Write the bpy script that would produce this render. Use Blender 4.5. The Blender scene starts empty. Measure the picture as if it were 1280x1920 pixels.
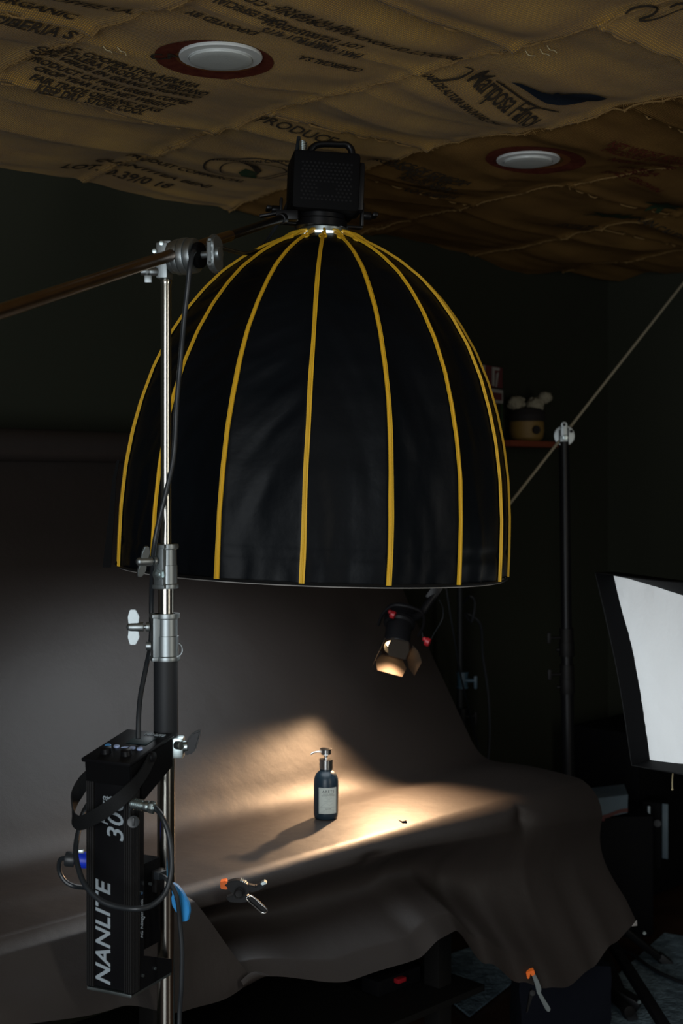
import bpy, bmesh, math, random
from mathutils import Vector as V, Matrix as M4, noise as NZ
PI = math.pi
R = math.radians
random.seed(4)
SC = bpy.context.scene
COL = SC.collection
RT = math.sqrt(.5)

# ------------------------------------------------------------------ camera
F = 2500.0; HOR = 905.0; EYE = 1.55
cam = bpy.data.cameras.new('camera'); camo = bpy.data.objects.new('camera', cam); COL.objects.link(camo)
cam.sensor_fit = 'VERTICAL'; cam.sensor_height = 36.0; cam.sensor_width = 24.0
cam.lens = F / 1920 * 36.0
cam.shift_y = -(960 - HOR) / 1920.0
cam.clip_start = .05; cam.clip_end = 60
camo.location = (0, 0, EYE); camo.rotation_euler = (R(90), 0, 0)
SC.camera = camo
cam.dof.use_dof = True; cam.dof.focus_distance = 2.75; cam.dof.aperture_fstop = 4.5

# ------------------------------------------------------------------ world, window light, added side light, exposure
SC.view_settings.view_transform = 'Standard'; SC.view_settings.look = 'None'
SC.view_settings.gamma = 1; SC.view_settings.exposure = 0; SC.view_settings.use_curve_mapping = False
w = bpy.data.worlds.new('world'); SC.world = w; w.use_nodes = True
w.node_tree.nodes['Background'].inputs[0].default_value = (.55, .62, .75, 1)
w.node_tree.nodes['Background'].inputs[1].default_value = .012

def area(name, loc, target, sx, sy, power, col):
    d = bpy.data.lights.new(name, 'AREA'); d.shape = 'RECTANGLE'; d.size = sx; d.size_y = sy
    d.energy = power; d.color = col
    o = bpy.data.objects.new(name, d); COL.objects.link(o); o.location = loc
    o.rotation_euler = (V(target) - V(loc)).to_track_quat('-Z', 'Y').to_euler()
    return o
WIN_C = V((-.9, -1.3, 1.3))                       # daylight through the window behind the camera
area('window_daylight', WIN_C, (-.2, 2.6, 1.5), 1.9, 2.1, 68, (.90, .96, 1.0))
area('side_fill', (2.3, .5, 1.4), (.1, 3.0, 1.0), .45, 1.9, 13, (1.0, .95, .84))  # unseen side light, added to lift the chrome and the right-hand paper

# ------------------------------------------------------------------ coordinate helpers
def P(px, py, y):                                    # where the sight line of a pixel meets depth y
    return V(((px - 640) / F * y, y, EYE - (py - HOR) / F * y))
def Q(s, t, z=0.0):                                  # room axes: s runs along the left wall, t away from it
    return V(((s + t) * RT, (s - t) * RT, z))
U = V((RT, RT, 0)); N = V((RT, -RT, 0))
WT = -3.147                                          # t of the left wall
WS = 4.717                                           # s of the right wall
TZ = .725                                            # table top height

# ------------------------------------------------------------------ materials
def mat(name, col, rough=.5, metal=0, spec=.5, emit=None, estr=0, bump=None, vary=None, sheen=0, coat=0, aniso=0):
    m = bpy.data.materials.new(name); m.use_nodes = True
    nt = m.node_tree; b = nt.nodes['Principled BSDF']
    b.inputs['Base Color'].default_value = (*col, 1); b.inputs['Roughness'].default_value = rough
    b.inputs['Metallic'].default_value = metal; b.inputs['Specular IOR Level'].default_value = spec
    b.inputs['Sheen Weight'].default_value = sheen; b.inputs['Coat Weight'].default_value = coat
    b.inputs['Anisotropic'].default_value = aniso
    if emit: b.inputs['Emission Color'].default_value = (*emit, 1); b.inputs['Emission Strength'].default_value = estr
    tc = nt.nodes.new('ShaderNodeTexCoord')
    if vary:                                         # (scale, amount, second colour)
        n = nt.nodes.new('ShaderNodeTexNoise'); n.inputs['Scale'].default_value = vary[0]; n.inputs['Detail'].default_value = 6
        nt.links.new(tc.outputs['Object'], n.inputs['Vector'])
        mx = nt.nodes.new('ShaderNodeMix'); mx.data_type = 'RGBA'
        mr = nt.nodes.new('ShaderNodeMapRange'); mr.inputs['From Min'].default_value = .35; mr.inputs['From Max'].default_value = .65
        mr.inputs['To Max'].default_value = vary[1]
        nt.links.new(n.outputs['Fac'], mr.inputs['Value']); nt.links.new(mr.outputs['Result'], mx.inputs['Factor'])
        mx.inputs['A'].default_value = (*col, 1); mx.inputs['B'].default_value = (*vary[2], 1)
        nt.links.new(mx.outputs['Result'], b.inputs['Base Color'])
    if bump:                                         # list of (scale, strength, distance)
        prev = None
        for sc, st, di in bump:
            n = nt.nodes.new('ShaderNodeTexNoise'); n.inputs['Scale'].default_value = sc; n.inputs['Detail'].default_value = 4
            nt.links.new(tc.outputs['Object'], n.inputs['Vector'])
            bp = nt.nodes.new('ShaderNodeBump'); bp.inputs['Strength'].default_value = st; bp.inputs['Distance'].default_value = di
            nt.links.new(n.outputs['Fac'], bp.inputs['Height'])
            if prev: nt.links.new(prev.outputs['Normal'], bp.inputs['Normal'])
            prev = bp
        nt.links.new(prev.outputs['Normal'], b.inputs['Normal'])
    return m

def weave(m, scale, strength, dist, rotz=R(45)):     # add a two-way thread weave to a material
    nt = m.node_tree; b = nt.nodes['Principled BSDF']
    tc = nt.nodes.new('ShaderNodeTexCoord'); mp = nt.nodes.new('ShaderNodeMapping'); mp.inputs['Rotation'].default_value = (0, 0, rotz)
    nt.links.new(tc.outputs['Object'], mp.inputs['Vector'])
    hs = []
    for ax in ('X', 'Y'):
        wv = nt.nodes.new('ShaderNodeTexWave'); wv.bands_direction = ax; wv.inputs['Scale'].default_value = scale
        wv.inputs['Distortion'].default_value = 1.5; wv.inputs['Detail'].default_value = 2; wv.inputs['Detail Scale'].default_value = 1.5
        nt.links.new(mp.outputs['Vector'], wv.inputs['Vector']); hs.append(wv)
    mul = nt.nodes.new('ShaderNodeMath'); mul.operation = 'MULTIPLY'
    nt.links.new(hs[0].outputs['Fac'], mul.inputs[0]); nt.links.new(hs[1].outputs['Fac'], mul.inputs[1])
    bp = nt.nodes.new('ShaderNodeBump'); bp.inputs['Strength'].default_value = strength; bp.inputs['Distance'].default_value = dist
    nt.links.new(mul.outputs[0], bp.inputs['Height'])
    if b.inputs['Normal'].is_linked: nt.links.new(b.inputs['Normal'].links[0].from_socket, bp.inputs['Normal'])
    nt.links.new(bp.outputs['Normal'], b.inputs['Normal'])
    # threads also differ in tone
    src = b.inputs['Base Color']
    mx = nt.nodes.new('ShaderNodeMix'); mx.data_type = 'RGBA'; mx.blend_type = 'MULTIPLY'; mx.inputs['Factor'].default_value = .55
    if src.is_linked: nt.links.new(src.links[0].from_socket, mx.inputs['A'])
    else: mx.inputs['A'].default_value = src.default_value
    cr = nt.nodes.new('ShaderNodeMapRange'); cr.inputs['To Min'].default_value = .25; cr.inputs['To Max'].default_value = 1.5
    nt.links.new(mul.outputs[0], cr.inputs['Value']); nt.links.new(cr.outputs['Result'], mx.inputs['B'])
    nt.links.new(mx.outputs['Result'], b.inputs['Base Color'])
    return m

MT = {}
MT['green'] = mat('dark_green_wall', (.015, .0175, .008), .75, bump=[(60, .15, .002)], vary=(2.5, .4, (.012, .0145, .007)))
MT['plaster'] = mat('ceiling_plaster', (.25, .22, .18), .9)
MT['wood'] = mat('dark_floor_boards', (.05, .024, .014), .4, vary=(9, .8, (.025, .012, .008)), bump=[(40, .2, .001)])
MT['skirt'] = mat('painted_skirting', (.03, .032, .018), .5)
MT['burlap'] = weave(mat('burlap', (.52, .30, .058), .95, spec=.1, vary=(5, .8, (.33, .18, .045)), bump=[(350, .35, .002)], sheen=.15), 62, .8, .0022)
MT['seam'] = mat('burlap_seam_thread', (.26, .155, .05), .9, bump=[(220, .8, .004)])
MT['ink'] = mat('stencil_ink', (.028, .026, .024), .9, spec=.1, vary=(150, .55, (.09, .06, .03)))
MT['redink'] = mat('dark_red_ink', (.085, .018, .012), .9, spec=.1, vary=(60, .6, (.14, .04, .02)))
MT['blueink'] = mat('navy_ink', (.016, .026, .045), .9, spec=.1, vary=(60, .4, (.03, .035, .04)))
MT['greenink'] = mat('green_ink', (.02, .05, .025), .9, spec=.1, vary=(60, .6, (.06, .06, .03)))
MT['redfruit'] = mat('orange_print', (.16, .06, .02), .9, spec=.1)
MT['whitepaint'] = mat('white_enamel', (.62, .65, .64), .45, bump=[(220, .3, .001)])
MT['lens'] = mat('frosted_downlight_cover', (.52, .55, .53), .35, bump=[(300, .4, .001)])
MT['fabric'] = mat('black_nylon', (.0030, .0046, .0066), .45, spec=.13, bump=[(10, .16, .02), (420, .12, .0006)], vary=(8, .5, (.006, .007, .009)))
MT['yellow'] = mat('yellow_trim_tape', (.88, .52, .022), .6, bump=[(300, .3, .001)])
MT['white_in'] = mat('white_diffuser', (.8, .82, .85), .8, emit=(.86, .94, 1.0), estr=3.1)
MT['white_box'] = mat('white_softbox_front', (.8, .82, .82), .85, emit=(.90, .97, 1.0), estr=.28, bump=[(9, .5, .03)])
MT['chrome'] = mat('chromed_steel', (.62, .60, .54), .19, metal=1)
MT['cast'] = mat('cast_aluminium', (.38, .42, .43), .45, metal=1, bump=[(180, .15, .0006)])
MT['galv'] = mat('galvanised_steel', (.50, .58, .58), .35, metal=1)
MT['boom'] = mat('worn_boom_tube', (.33, .25, .20), .28, metal=1, vary=(14, .5, (.22, .15, .11)))
MT['rubber'] = mat('black_rubber_sleeve', (.012, .014, .017), .6)
MT['black'] = mat('black_anodised', (.006, .006, .007), .38, spec=.25)
MT['blackm'] = mat('matte_black_housing', (.004, .004, .0045), .65, spec=.08, bump=[(300, .1, .0005)])
MT['rib'] = mat('ribbed_black_plastic', (.006, .0055, .0055), .55, spec=.25)
MT['web'] = mat('black_webbing', (.006, .0065, .007), .7, spec=.25, bump=[(400, .4, .001)])
MT['cable'] = mat('black_cable_jacket', (.020, .024, .028), .38)
MT['letter'] = mat('pale_grey_lettering', (.38, .44, .48), .5)
MT['keylit'] = mat('lilac_buttons', (.45, .56, .85), .4)
MT['keyblue'] = mat('blue_button', (.10, .38, .80), .4)
MT['lcd'] = mat('lcd_panel', (.03, .055, .062), .4)
MT['plugblue'] = mat('blue_plug_collar', (.01, .05, .75), .4)
MT['clipblue'] = mat('bright_blue_plastic', (.04, .34, .78), .45)
MT['orange'] = mat('orange_rubber_pad', (1.0, .19, .02), .5)
MT['red'] = mat('red_knob_plastic', (.30, .012, .018), .35)
MT['paper'] = mat('dark_backdrop_paper', (.0275, .0218, .0192), .52, spec=.42, bump=[(420, .3, .0008), (7, .2, .02)], vary=(900, .5, (.0225, .0172, .0152)))
MT['tape'] = mat('pale_paper_tape', (.42, .40, .38), .7)
MT['bottle'] = mat('dark_blue_plastic', (.014, .030, .044), .34, spec=.5)
MT['label'] = mat('cream_label', (.56, .60, .55), .6)
MT['labelink'] = mat('label_ink', (.09, .10, .10), .6)
MT['labelfaint'] = mat('faint_label_ink', (.36, .40, .38), .6)
MT['pump'] = mat('brushed_steel_pump', (.75, .75, .74), .22, metal=1)
MT['tablewood'] = mat('black_table_frame', (.006, .0055, .005), .7, spec=.2)
MT['rug'] = mat('blue_grey_rug', (.22, .32, .38), .95, vary=(30, .95, (.07, .11, .14)), bump=[(90, 1, .01)])
MT['glow'] = mat('lit_lamp_lens', (1, .9, .7), .3, emit=(1, .66, .33), estr=14)
MT['door'] = mat('dull_black_barn_door', (.022, .017, .013), .85, spec=.08)
MT['shelf'] = mat('red_brown_shelf', (.20, .045, .02), .5)
MT['pot'] = mat('ochre_pot', (.23, .14, .035), .6)
MT['potdark'] = mat('dark_cloth_band', (.012, .010, .010), .8)
MT['bloom'] = mat('cream_blooms', (.36, .33, .24), .9, bump=[(120, 1, .01)])
MT['signw'] = mat('white_card', (.30, .29, .27), .7)
MT['signr'] = mat('maroon_print', (.10, .02, .022), .7)
MT['case'] = mat('black_case_shell', (.003, .003, .004), .7, spec=.15)
MT['alu'] = mat('case_edge_aluminium', (.38, .46, .52), .45, metal=.6)
MT['carton'] = mat('blue_white_carton', (.14, .19, .22), .6, vary=(9, .8, (.09, .13, .17)))
MT['jar'] = mat('grey_jar', (.11, .11, .11), .4)
MT['bluegrey'] = mat('blue_grey_collar', (.05, .10, .14), .4)
MT['string'] = mat('straw_string', (.45, .38, .22), .9)
MT['fringe'] = mat('yellow_tape', (.35, .25, .05), .7)

# ------------------------------------------------------------------ mesh builder
class MB:
    def __init__(s): s.bm = bmesh.new()
    def _merge(s, b, mx=None, ):
        me = bpy.data.meshes.new('tmp')
        if mx is not None: b.transform(mx)
        b.to_mesh(me); b.free(); s.bm.from_mesh(me); bpy.data.meshes.remove(me)
        return s
    def box(s, c, size, bev=0, rot=None, seg=2):
        b = bmesh.new(); bmesh.ops.create_cube(b, size=1); b.transform(M4.Diagonal((*size, 1)))
        if bev: bmesh.ops.bevel(b, geom=b.edges[:], offset=bev, segments=seg, affect='EDGES', profile=.6)
        mx = M4.Translation(V(c)) @ (rot.to_4x4() if rot is not None else M4.Identity(4))
        return s._merge(b, mx)
    def cyl(s, a, b_, r, r2=None, n=24, bev=0):
        a = V(a); b_ = V(b_); d = b_ - a; L = d.length
        if r2 is None: r2 = r
        b = bmesh.new(); bmesh.ops.create_cone(b, cap_ends=True, segments=n, radius1=r, radius2=r2, depth=L)
        if bev:
            ed = [e for e in b.edges if len(e.link_faces) == 2 and any(len(f.verts) > 4 for f in e.link_faces)]
            bmesh.ops.bevel(b, geom=ed, offset=bev, segments=2, affect='EDGES', profile=.6)
        q = d.to_track_quat('Z', 'Y').to_matrix().to_4x4()
        return s._merge(b, M4.Translation((a + b_) / 2) @ q)
    def lathe(s, prof, mx=None, n=40, cap=True):      # prof: (r, z)
        b = bmesh.new(); rings = []
        for r, z in prof:
            rings.append([b.verts.new((max(r, 1e-5) * math.cos(2 * PI * i / n), max(r, 1e-5) * math.sin(2 * PI * i / n), z)) for i in range(n)])
        for k in range(len(rings) - 1):
            for i in range(n):
                j = (i + 1) % n; b.faces.new((rings[k][i], rings[k][j], rings[k + 1][j], rings[k + 1][i]))
        if cap:
            b.faces.new(rings[0][::-1]); b.faces.new(rings[-1])
        bmesh.ops.recalc_face_normals(b, faces=b.faces[:])
        return s._merge(b, mx)
    def tube(s, pts, r, n=10, closed=False, smooth=6):
        pts = [V(p) for p in pts]
        if smooth:
            out = []; m = len(pts)
            rng = range(m) if closed else range(m - 1)
            for i in rng:
                p0 = pts[(i - 1) % m] if closed or i > 0 else pts[i]; p1 = pts[i]; p2 = pts[(i + 1) % m]
                p3 = pts[(i + 2) % m] if closed or i + 2 < m else pts[(i + 1) % m]
                for k in range(smooth):
                    u = k / smooth
                    out.append(.5 * ((2 * p1) + (p2 - p0) * u + (2 * p0 - 5 * p1 + 4 * p2 - p3) * u * u + (3 * p1 - p0 - 3 * p2 + p3) * u ** 3))
            if not closed: out.append(pts[-1])
            pts = out
        b = bmesh.new(); rings = []; m = len(pts); up = None
        for i, p in enumerate(pts):
            d = (pts[(i + 1) % m] - pts[i - 1]) if (closed or 0 < i < m - 1) else (pts[1] - pts[0] if i == 0 else pts[-1] - pts[-2])
            d.normalize()
            if up is None: up = d.orthogonal().normalized()
            up = (up - d * up.dot(d)).normalized(); w_ = d.cross(up)
            rr = r(i / (m - 1)) if callable(r) else r
            rings.append([b.verts.new(p + up * rr * math.cos(2 * PI * k / n) + w_ * rr * math.sin(2 * PI * k / n)) for k in range(n)])
        for i in range(m if closed else m - 1):
            for k in range(n):
                l = (k + 1) % n; b.faces.new((rings[i][k], rings[i][l], rings[(i + 1) % m][l], rings[(i + 1) % m][k]))
        if not closed: b.faces.new(rings[0][::-1]); b.faces.new(rings[-1])
        bmesh.ops.recalc_face_normals(b, faces=b.faces[:])
        return s._merge(b)
    def ribbon(s, pts, widths, normal, th):          # flat strap: pts, side vector per point, thickness dir
        b = bmesh.new(); rr = []
        for i, p in enumerate(pts):
            p = V(p); sd = V(widths[i]) if isinstance(widths, list) else V(widths); nn = V(normal[i]) if isinstance(normal, list) else V(normal)
            nn = nn.normalized() * th / 2
            rr.append([b.verts.new(p + sd + nn), b.verts.new(p - sd + nn), b.verts.new(p - sd - nn), b.verts.new(p + sd - nn)])
        for i in range(len(rr) - 1):
            for k in range(4):
                l = (k + 1) % 4; b.faces.new((rr[i][k], rr[i][l], rr[i + 1][l], rr[i + 1][k]))
        b.faces.new(rr[0][::-1]); b.faces.new(rr[-1]); bmesh.ops.recalc_face_normals(b, faces=b.faces[:])
        return s._merge(b)
    def prism(s, poly, th, mx=None, bev=0):           # polygon in XY, thickness about z=0
        b = bmesh.new()
        f = b.faces.new([b.verts.new((x, y, -th / 2)) for x, y in poly])
        e = bmesh.ops.extrude_face_region(b, geom=[f]); vs = [v for v in e['geom'] if isinstance(v, bmesh.types.BMVert)]
        bmesh.ops.translate(b, verts=vs, vec=(0, 0, th)); bmesh.ops.recalc_face_normals(b, faces=b.faces[:])
        if bev: bmesh.ops.bevel(b, geom=b.edges[:], offset=bev, segments=2, affect='EDGES')
        return s._merge(b, mx)
    def sphere(s, c, r, sc=(1, 1, 1), n=20):
        b = bmesh.new(); bmesh.ops.create_uvsphere(b, u_segments=n, v_segments=n // 2, radius=r); b.transform(M4.Diagonal((*sc, 1)))
        return s._merge(b, M4.Translation(V(c)))
    def grid(s, fn, nu, nv, th=0, wrap=False):
        b = bmesh.new(); vs = [[b.verts.new(fn(i / nu, j / nv)) for j in range(nv + 1)] for i in range(nu + (0 if wrap else 1))]
        n = len(vs)
        for i in range(nu):
            for j in range(nv):
                b.faces.new((vs[i][j], vs[(i + 1) % n][j], vs[(i + 1) % n][j + 1], vs[i][j + 1]))
        if th:
            bmesh.ops.recalc_face_normals(b, faces=b.faces[:]); bmesh.ops.solidify(b, geom=b.faces[:], thickness=th)
        return s._merge(b)
    def build(s, name, m, parent=None, root=None, mx=None, smooth=32, label=None):
        bm = s.bm
        if mx is not None: bm.transform(mx)
        rl = V((0, 0, 0))
        p = parent
        while p is not None: rl += p.location; p = p.parent
        bmesh.ops.translate(bm, verts=bm.verts[:], vec=-rl)
        bm.normal_update()
        for f in bm.faces: f.smooth = True
        lim = R(smooth)
        for e in bm.edges:
            if len(e.link_faces) == 2: e.smooth = e.calc_face_angle(0) < lim
        me = bpy.data.meshes.new(name); bm.to_mesh(me); bm.free()
        me.materials.append(m)
        o = bpy.data.objects.new(name, me); COL.objects.link(o)
        if parent is not None: o.parent = parent
        if label: o['label'] = label
        return o

def tag(o, label=None, cat=None, group=None, kind=None):
    if label: o['label'] = label
    if cat: o['category'] = cat
    if group: o['group'] = group
    if kind: o['kind'] = kind
    return o
def thing(name, loc, label, cat, group=None):
    o = bpy.data.objects.new(name, None); COL.objects.link(o); o.location = loc; o.empty_display_size = .05
    return tag(o, label, cat, group)
def frame(o, x, y, z):                                # matrix from origin and three axes
    m = M4.Identity(4)
    for i, a in enumerate((x, y, z)):
        for k in range(3): m[k][i] = a[k]
    for k in range(3): m[k][3] = o[k]
    return m
def text_bm(txt, size, shear=0, bold=0, ext=.0006, spacing=1, align='CENTER'):
    c = bpy.data.curves.new('t', 'FONT'); c.body = txt; c.size = size; c.shear = shear; c.offset = bold; c.extrude = ext
    c.space_character = spacing; c.align_x = align; c.align_y = 'CENTER'; c.resolution_u = 3
    o = bpy.data.objects.new('t', c); COL.objects.link(o); bpy.context.view_layer.update()
    me = bpy.data.meshes.new_from_object(o.evaluated_get(bpy.context.evaluated_depsgraph_get()))
    b = bmesh.new(); b.from_mesh(me); bpy.data.meshes.remove(me); bpy.data.objects.remove(o); bpy.data.curves.remove(c)
    return b
def add_text(mb, txt, size, mx, **k): mb._merge(text_bm(txt, size, **k), mx); return mb

def smooth_pts(pts, n=5):
    out = []
    for i in range(len(pts) - 1):
        p0 = pts[max(i - 1, 0)]; p1 = pts[i]; p2 = pts[i + 1]; p3 = pts[min(i + 2, len(pts) - 1)]
        for k in range(n):
            u = k / n; out.append(.5 * ((2 * p1) + (p2 - p0) * u + (2 * p0 - 5 * p1 + 4 * p2 - p3) * u * u + (3 * p1 - p0 - 3 * p2 + p3) * u ** 3))
    return out + [pts[-1]]

# ================================================================== SETTING
def quad(name, pts, m, th, off):                      # slab from four corners, thickened along off
    b = bmesh.new(); f = b.faces.new([b.verts.new(p) for p in pts])
    e = bmesh.ops.extrude_face_region(b, geom=[f]); bmesh.ops.translate(b, verts=[v for v in e['geom'] if isinstance(v, bmesh.types.BMVert)], vec=V(off) * th)
    bmesh.ops.recalc_face_normals(b, faces=b.faces[:]); mb = MB(); mb._merge(b)
    return tag(mb.build(name, m), kind='structure')
SL, TR_ = -3.2, 2.2
quad('floor', [Q(SL, WT), Q(WS, WT), Q(WS, TR_), Q(SL, TR_)], MT['wood'], .06, (0, 0, -1))
quad('ceiling', [Q(SL, WT, 2.47), Q(WS, WT, 2.47), Q(WS, TR_, 2.47), Q(SL, TR_, 2.47)], MT['plaster'], .06, (0, 0, 1))
quad('wall_left', [Q(SL, WT), Q(WS, WT), Q(WS, WT, 2.47), Q(SL, WT, 2.47)], MT['green'], .08, -N)
quad('wall_right', [Q(WS, WT - .08), Q(WS, TR_), Q(WS, TR_, 2.47), Q(WS, WT - .08, 2.47)], MT['green'], .08, U)
mb = MB(); rz = M4.Rotation(R(45), 3, 'Z'); mb.box(Q(WS - .008, (WT + TR_) / 2, .04), (.016, TR_ - WT, .08), .003, rz)
tag(mb.build('baseboard_right', MT['skirt']), kind='structure')
mb = MB(); mb.box(Q((SL + WS) / 2, WT + .008, .04), (WS - SL, .016, .08), .003, rz)
tag(mb.build('baseboard_left', MT['skirt']), kind='structure')

# ------------------------------------------------------------------ burlap ceiling
SB = [-3.2, -2.6, -2, -1.4, -.8, -.2, .34, .9, 1.48, 2.10, 2.62, 3.2, 3.8, 4.35, 4.95]
TOFF = {7: -2.15, 8: -2.50, 9: -2.30, 10: -2.62, 11: -2.25, 12: -2.55}
LIGHTS = [(V((-.240, 2.650, 2.388)), .083), (V((.489, 3.495, 2.388)), .083)]
def band(s):
    for i in range(len(SB) - 1):
        if SB[i] <= s < SB[i + 1]: return i
    return 0 if s < SB[0] else len(SB) - 2
def wob(t): return .018 * math.sin(t * 2.3) + .01 * math.sin(t * 5.1 + 1)
def ceil_z(x, y):
    s = (x + y) * RT; t = (x - y) * RT
    s2 = s + wob(t)
    i = band(s2); s0, s1 = SB[i], SB[i + 1]; fs = min(max((s2 - s0) / (s1 - s0), 0), 1)
    t0 = TOFF.get(i, -2.3 - .1 * (i % 3)); t2 = t + .02 * math.sin(s * 4)
    ft = ((t2 - t0) / .9) % 1.0
    z = 2.418
    z -= .022 * math.sin(PI * fs) ** .8 * (.35 + .65 * math.sin(PI * ft) ** .6)
    # folds running along the sacks
    ph = NZ.noise(V((s * 1.1, t * .8, i * 3.1))) * 4
    z += .012 * math.sin(t * 24 + ph + i * 2) * (math.sin(PI * fs) ** .5) * (.5 + NZ.noise(V((x * 1.5, y * 1.5, 4))))
    z += .012 * NZ.noise(V((s * 1.4, t * 5.5, 1.7))) + .005 * NZ.noise(V((s * 4, t * 16, 7)))
    rg = 1 - abs(NZ.noise(V((s * .7 + i * 5, t * 3.2, 11)))) * 2.2; z -= .010 * max(0, rg) ** 5
    # lapped edges
    dt = min(ft, 1 - ft) * .9; ds = min(fs * (s1 - s0), (1 - fs) * (s1 - s0))
    z -= .013 * math.exp(-(dt / .022) ** 2) * (1 if ft < .5 else .25)
    z -= .008 * math.exp(-(ds / .016) ** 2)
    # tighter towards the corner, droop over the far half
    z -= .03 * math.exp(-((s - 4.0) / .35) ** 2 - ((t + 3.1) / .4) ** 2)
    z -= .016 * math.exp(-((t - WT) / .15) ** 2) * (1 if s < 3.3 else 0)
    for c, r in LIGHTS:
        d = math.hypot(x - c.x, y - c.y); k = min(max((d - .088) / .12, 0), 1); k = k * k * (3 - 2 * k)
        z = 2.402 * (1 - k) + z * k
    return min(z, 2.455)
def ray_cloth(px, py):
    z = 2.39
    for _ in range(12):
        p = P(px, py, (z - EYE) * F / (HOR - py)); z = .5 * z + .5 * (ceil_z(p.x, p.y) - .002)
    return P(px, py, (z - EYE) * F / (HOR - py))
def burl(u, v):
    s = SL + (WS - .01 - SL) * u; t = (WT + .004) + (1.4 - WT) * v
    p = Q(s, t); p.z = ceil_z(p.x, p.y); return p
def burl_hi(u, v):
    s = .4 + (WS - .012 - .4) * u; t = (WT + .004 + .01 * NZ.noise(V((u * 40, 0, 0))) * (1 - v)) + (.35 - WT) * v
    p = Q(s, t); p.z = ceil_z(p.x, p.y); return p
cloth = thing('burlap_cloth', Q(2.3, -2, 2.40), 'sagging brown burlap made of printed coffee sacks sewn together under the ceiling', 'ceiling cloth')
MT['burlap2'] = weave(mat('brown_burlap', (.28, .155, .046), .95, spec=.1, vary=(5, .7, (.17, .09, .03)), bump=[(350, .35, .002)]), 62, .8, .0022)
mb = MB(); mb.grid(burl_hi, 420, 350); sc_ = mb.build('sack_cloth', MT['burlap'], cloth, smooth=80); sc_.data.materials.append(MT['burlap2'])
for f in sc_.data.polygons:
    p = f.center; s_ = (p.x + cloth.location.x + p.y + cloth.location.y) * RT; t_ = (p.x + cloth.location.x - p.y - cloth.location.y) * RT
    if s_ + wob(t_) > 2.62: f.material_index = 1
mb = MB()
def seam_line(pts, r=.0035):
    mb.tube([V((p.x, p.y, ceil_z(p.x, p.y) - .0005)) for p in pts], lambda k: r * (1 + .5 * NZ.noise(V((k * 60, 1, 1)))), n=6, smooth=0)
for i in range(7, 14):
    s0 = SB[i]
    pts = [];
    for k in range(130):
        t = WT + .02 + k * .025
        if t > .3: break
        pts.append(Q(s0 - wob(t), t))
    seam_line(pts, .0022)
    # tuck stitches across the seam
    for k in range(0, len(pts), 1):
        p = pts[k]; a = p + U * .009; c = p - U * .009 + N * .004
        mb.tube([V((a.x, a.y, ceil_z(a.x, a.y) - .001)), V((p.x, p.y, ceil_z(p.x, p.y) - .0045)), V((c.x, c.y, ceil_z(c.x, c.y) - .001))], .0009, n=5, smooth=0)
for i in range(7, 13):
    t0 = TOFF.get(i, -2.3 - .1 * (i % 3))
    for kk in range(-1, 4):
        tt = t0 + kk * .9
        if tt < WT or tt > .3: continue
        seam_line([Q(SB[i] + (SB[i + 1] - SB[i]) * k / 24, tt - .02 * math.sin(4 * (SB[i] + (SB[i + 1] - SB[i]) * k / 24))) for k in range(25)], .0022)
mb.build('sewn_seam', MT['seam'], cloth)
# loose threads
for (px, py, L) in ((105 + 88, 86, .03), (220, 88, .04), (1025, 85, .035), (1012, 92, .03), (950, 300, .025), (985, 95, .02)):
    p = ray_cloth(px, py)
    MB().tube([p, p + V((.006, .004, -.007)), p + V((.014, .0, -.010)), p + V((.018, -.006, -.006 - L * .3))], .0010, n=5).build('loose_thread', MT['string'], cloth)

def sdiv(b, L=.014):
    bmesh.ops.triangulate(b, faces=b.faces[:])
    for _ in range(6):
        ed = [e for e in b.edges if e.calc_length() > L]
        if not ed: break
        bmesh.ops.subdivide_edges(b, edges=ed, cuts=1); bmesh.ops.triangulate(b, faces=b.faces[:])
    return b
def on_ceiling(b, px, py, rot=0, sx=1, name='printed_lettering', m='ink', d=.0045, arc=0):
    """print laid on the sack cloth; px, py give where its middle is; reads from below along the sacks"""
    c = ray_cloth(px, py)
    ux = (U * math.cos(rot) + N * math.sin(rot)); vx = (-U * math.sin(rot) + N * math.cos(rot))
    sdiv(b)
    for v in b.verts:
        X = v.co.x * sx; Y = v.co.y - arc * X * X
        p = c + ux * X + vx * Y
        v.co = V((p.x, p.y, ceil_z(p.x, p.y) - d + v.co.z * .3))
    mb = MB(); mb._merge(b); return mb.build(name, MT[m], cloth)
def plate(poly):                                      # flat polygon bmesh
    b = bmesh.new(); b.faces.new([b.verts.new((x, y, 0)) for x, y in poly]); return b
def ringbm(ro, ri, sx=1, sy=1, n=48):
    b = bmesh.new(); o = [b.verts.new((ro * sx * math.cos(2 * PI * k / n), ro * sy * math.sin(2 * PI * k / n), 0)) for k in range(n)]
    i_ = [b.verts.new((ri * sx * math.cos(2 * PI * k / n), ri * sy * math.sin(2 * PI * k / n), 0)) for k in range(n)]
    for k in range(n): l = (k + 1) % n; b.faces.new((o[k], o[l], i_[l], i_[k]))
    return b
TX = lambda t, s, **k: text_bm(t, s, ext=0, **k)
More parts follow.
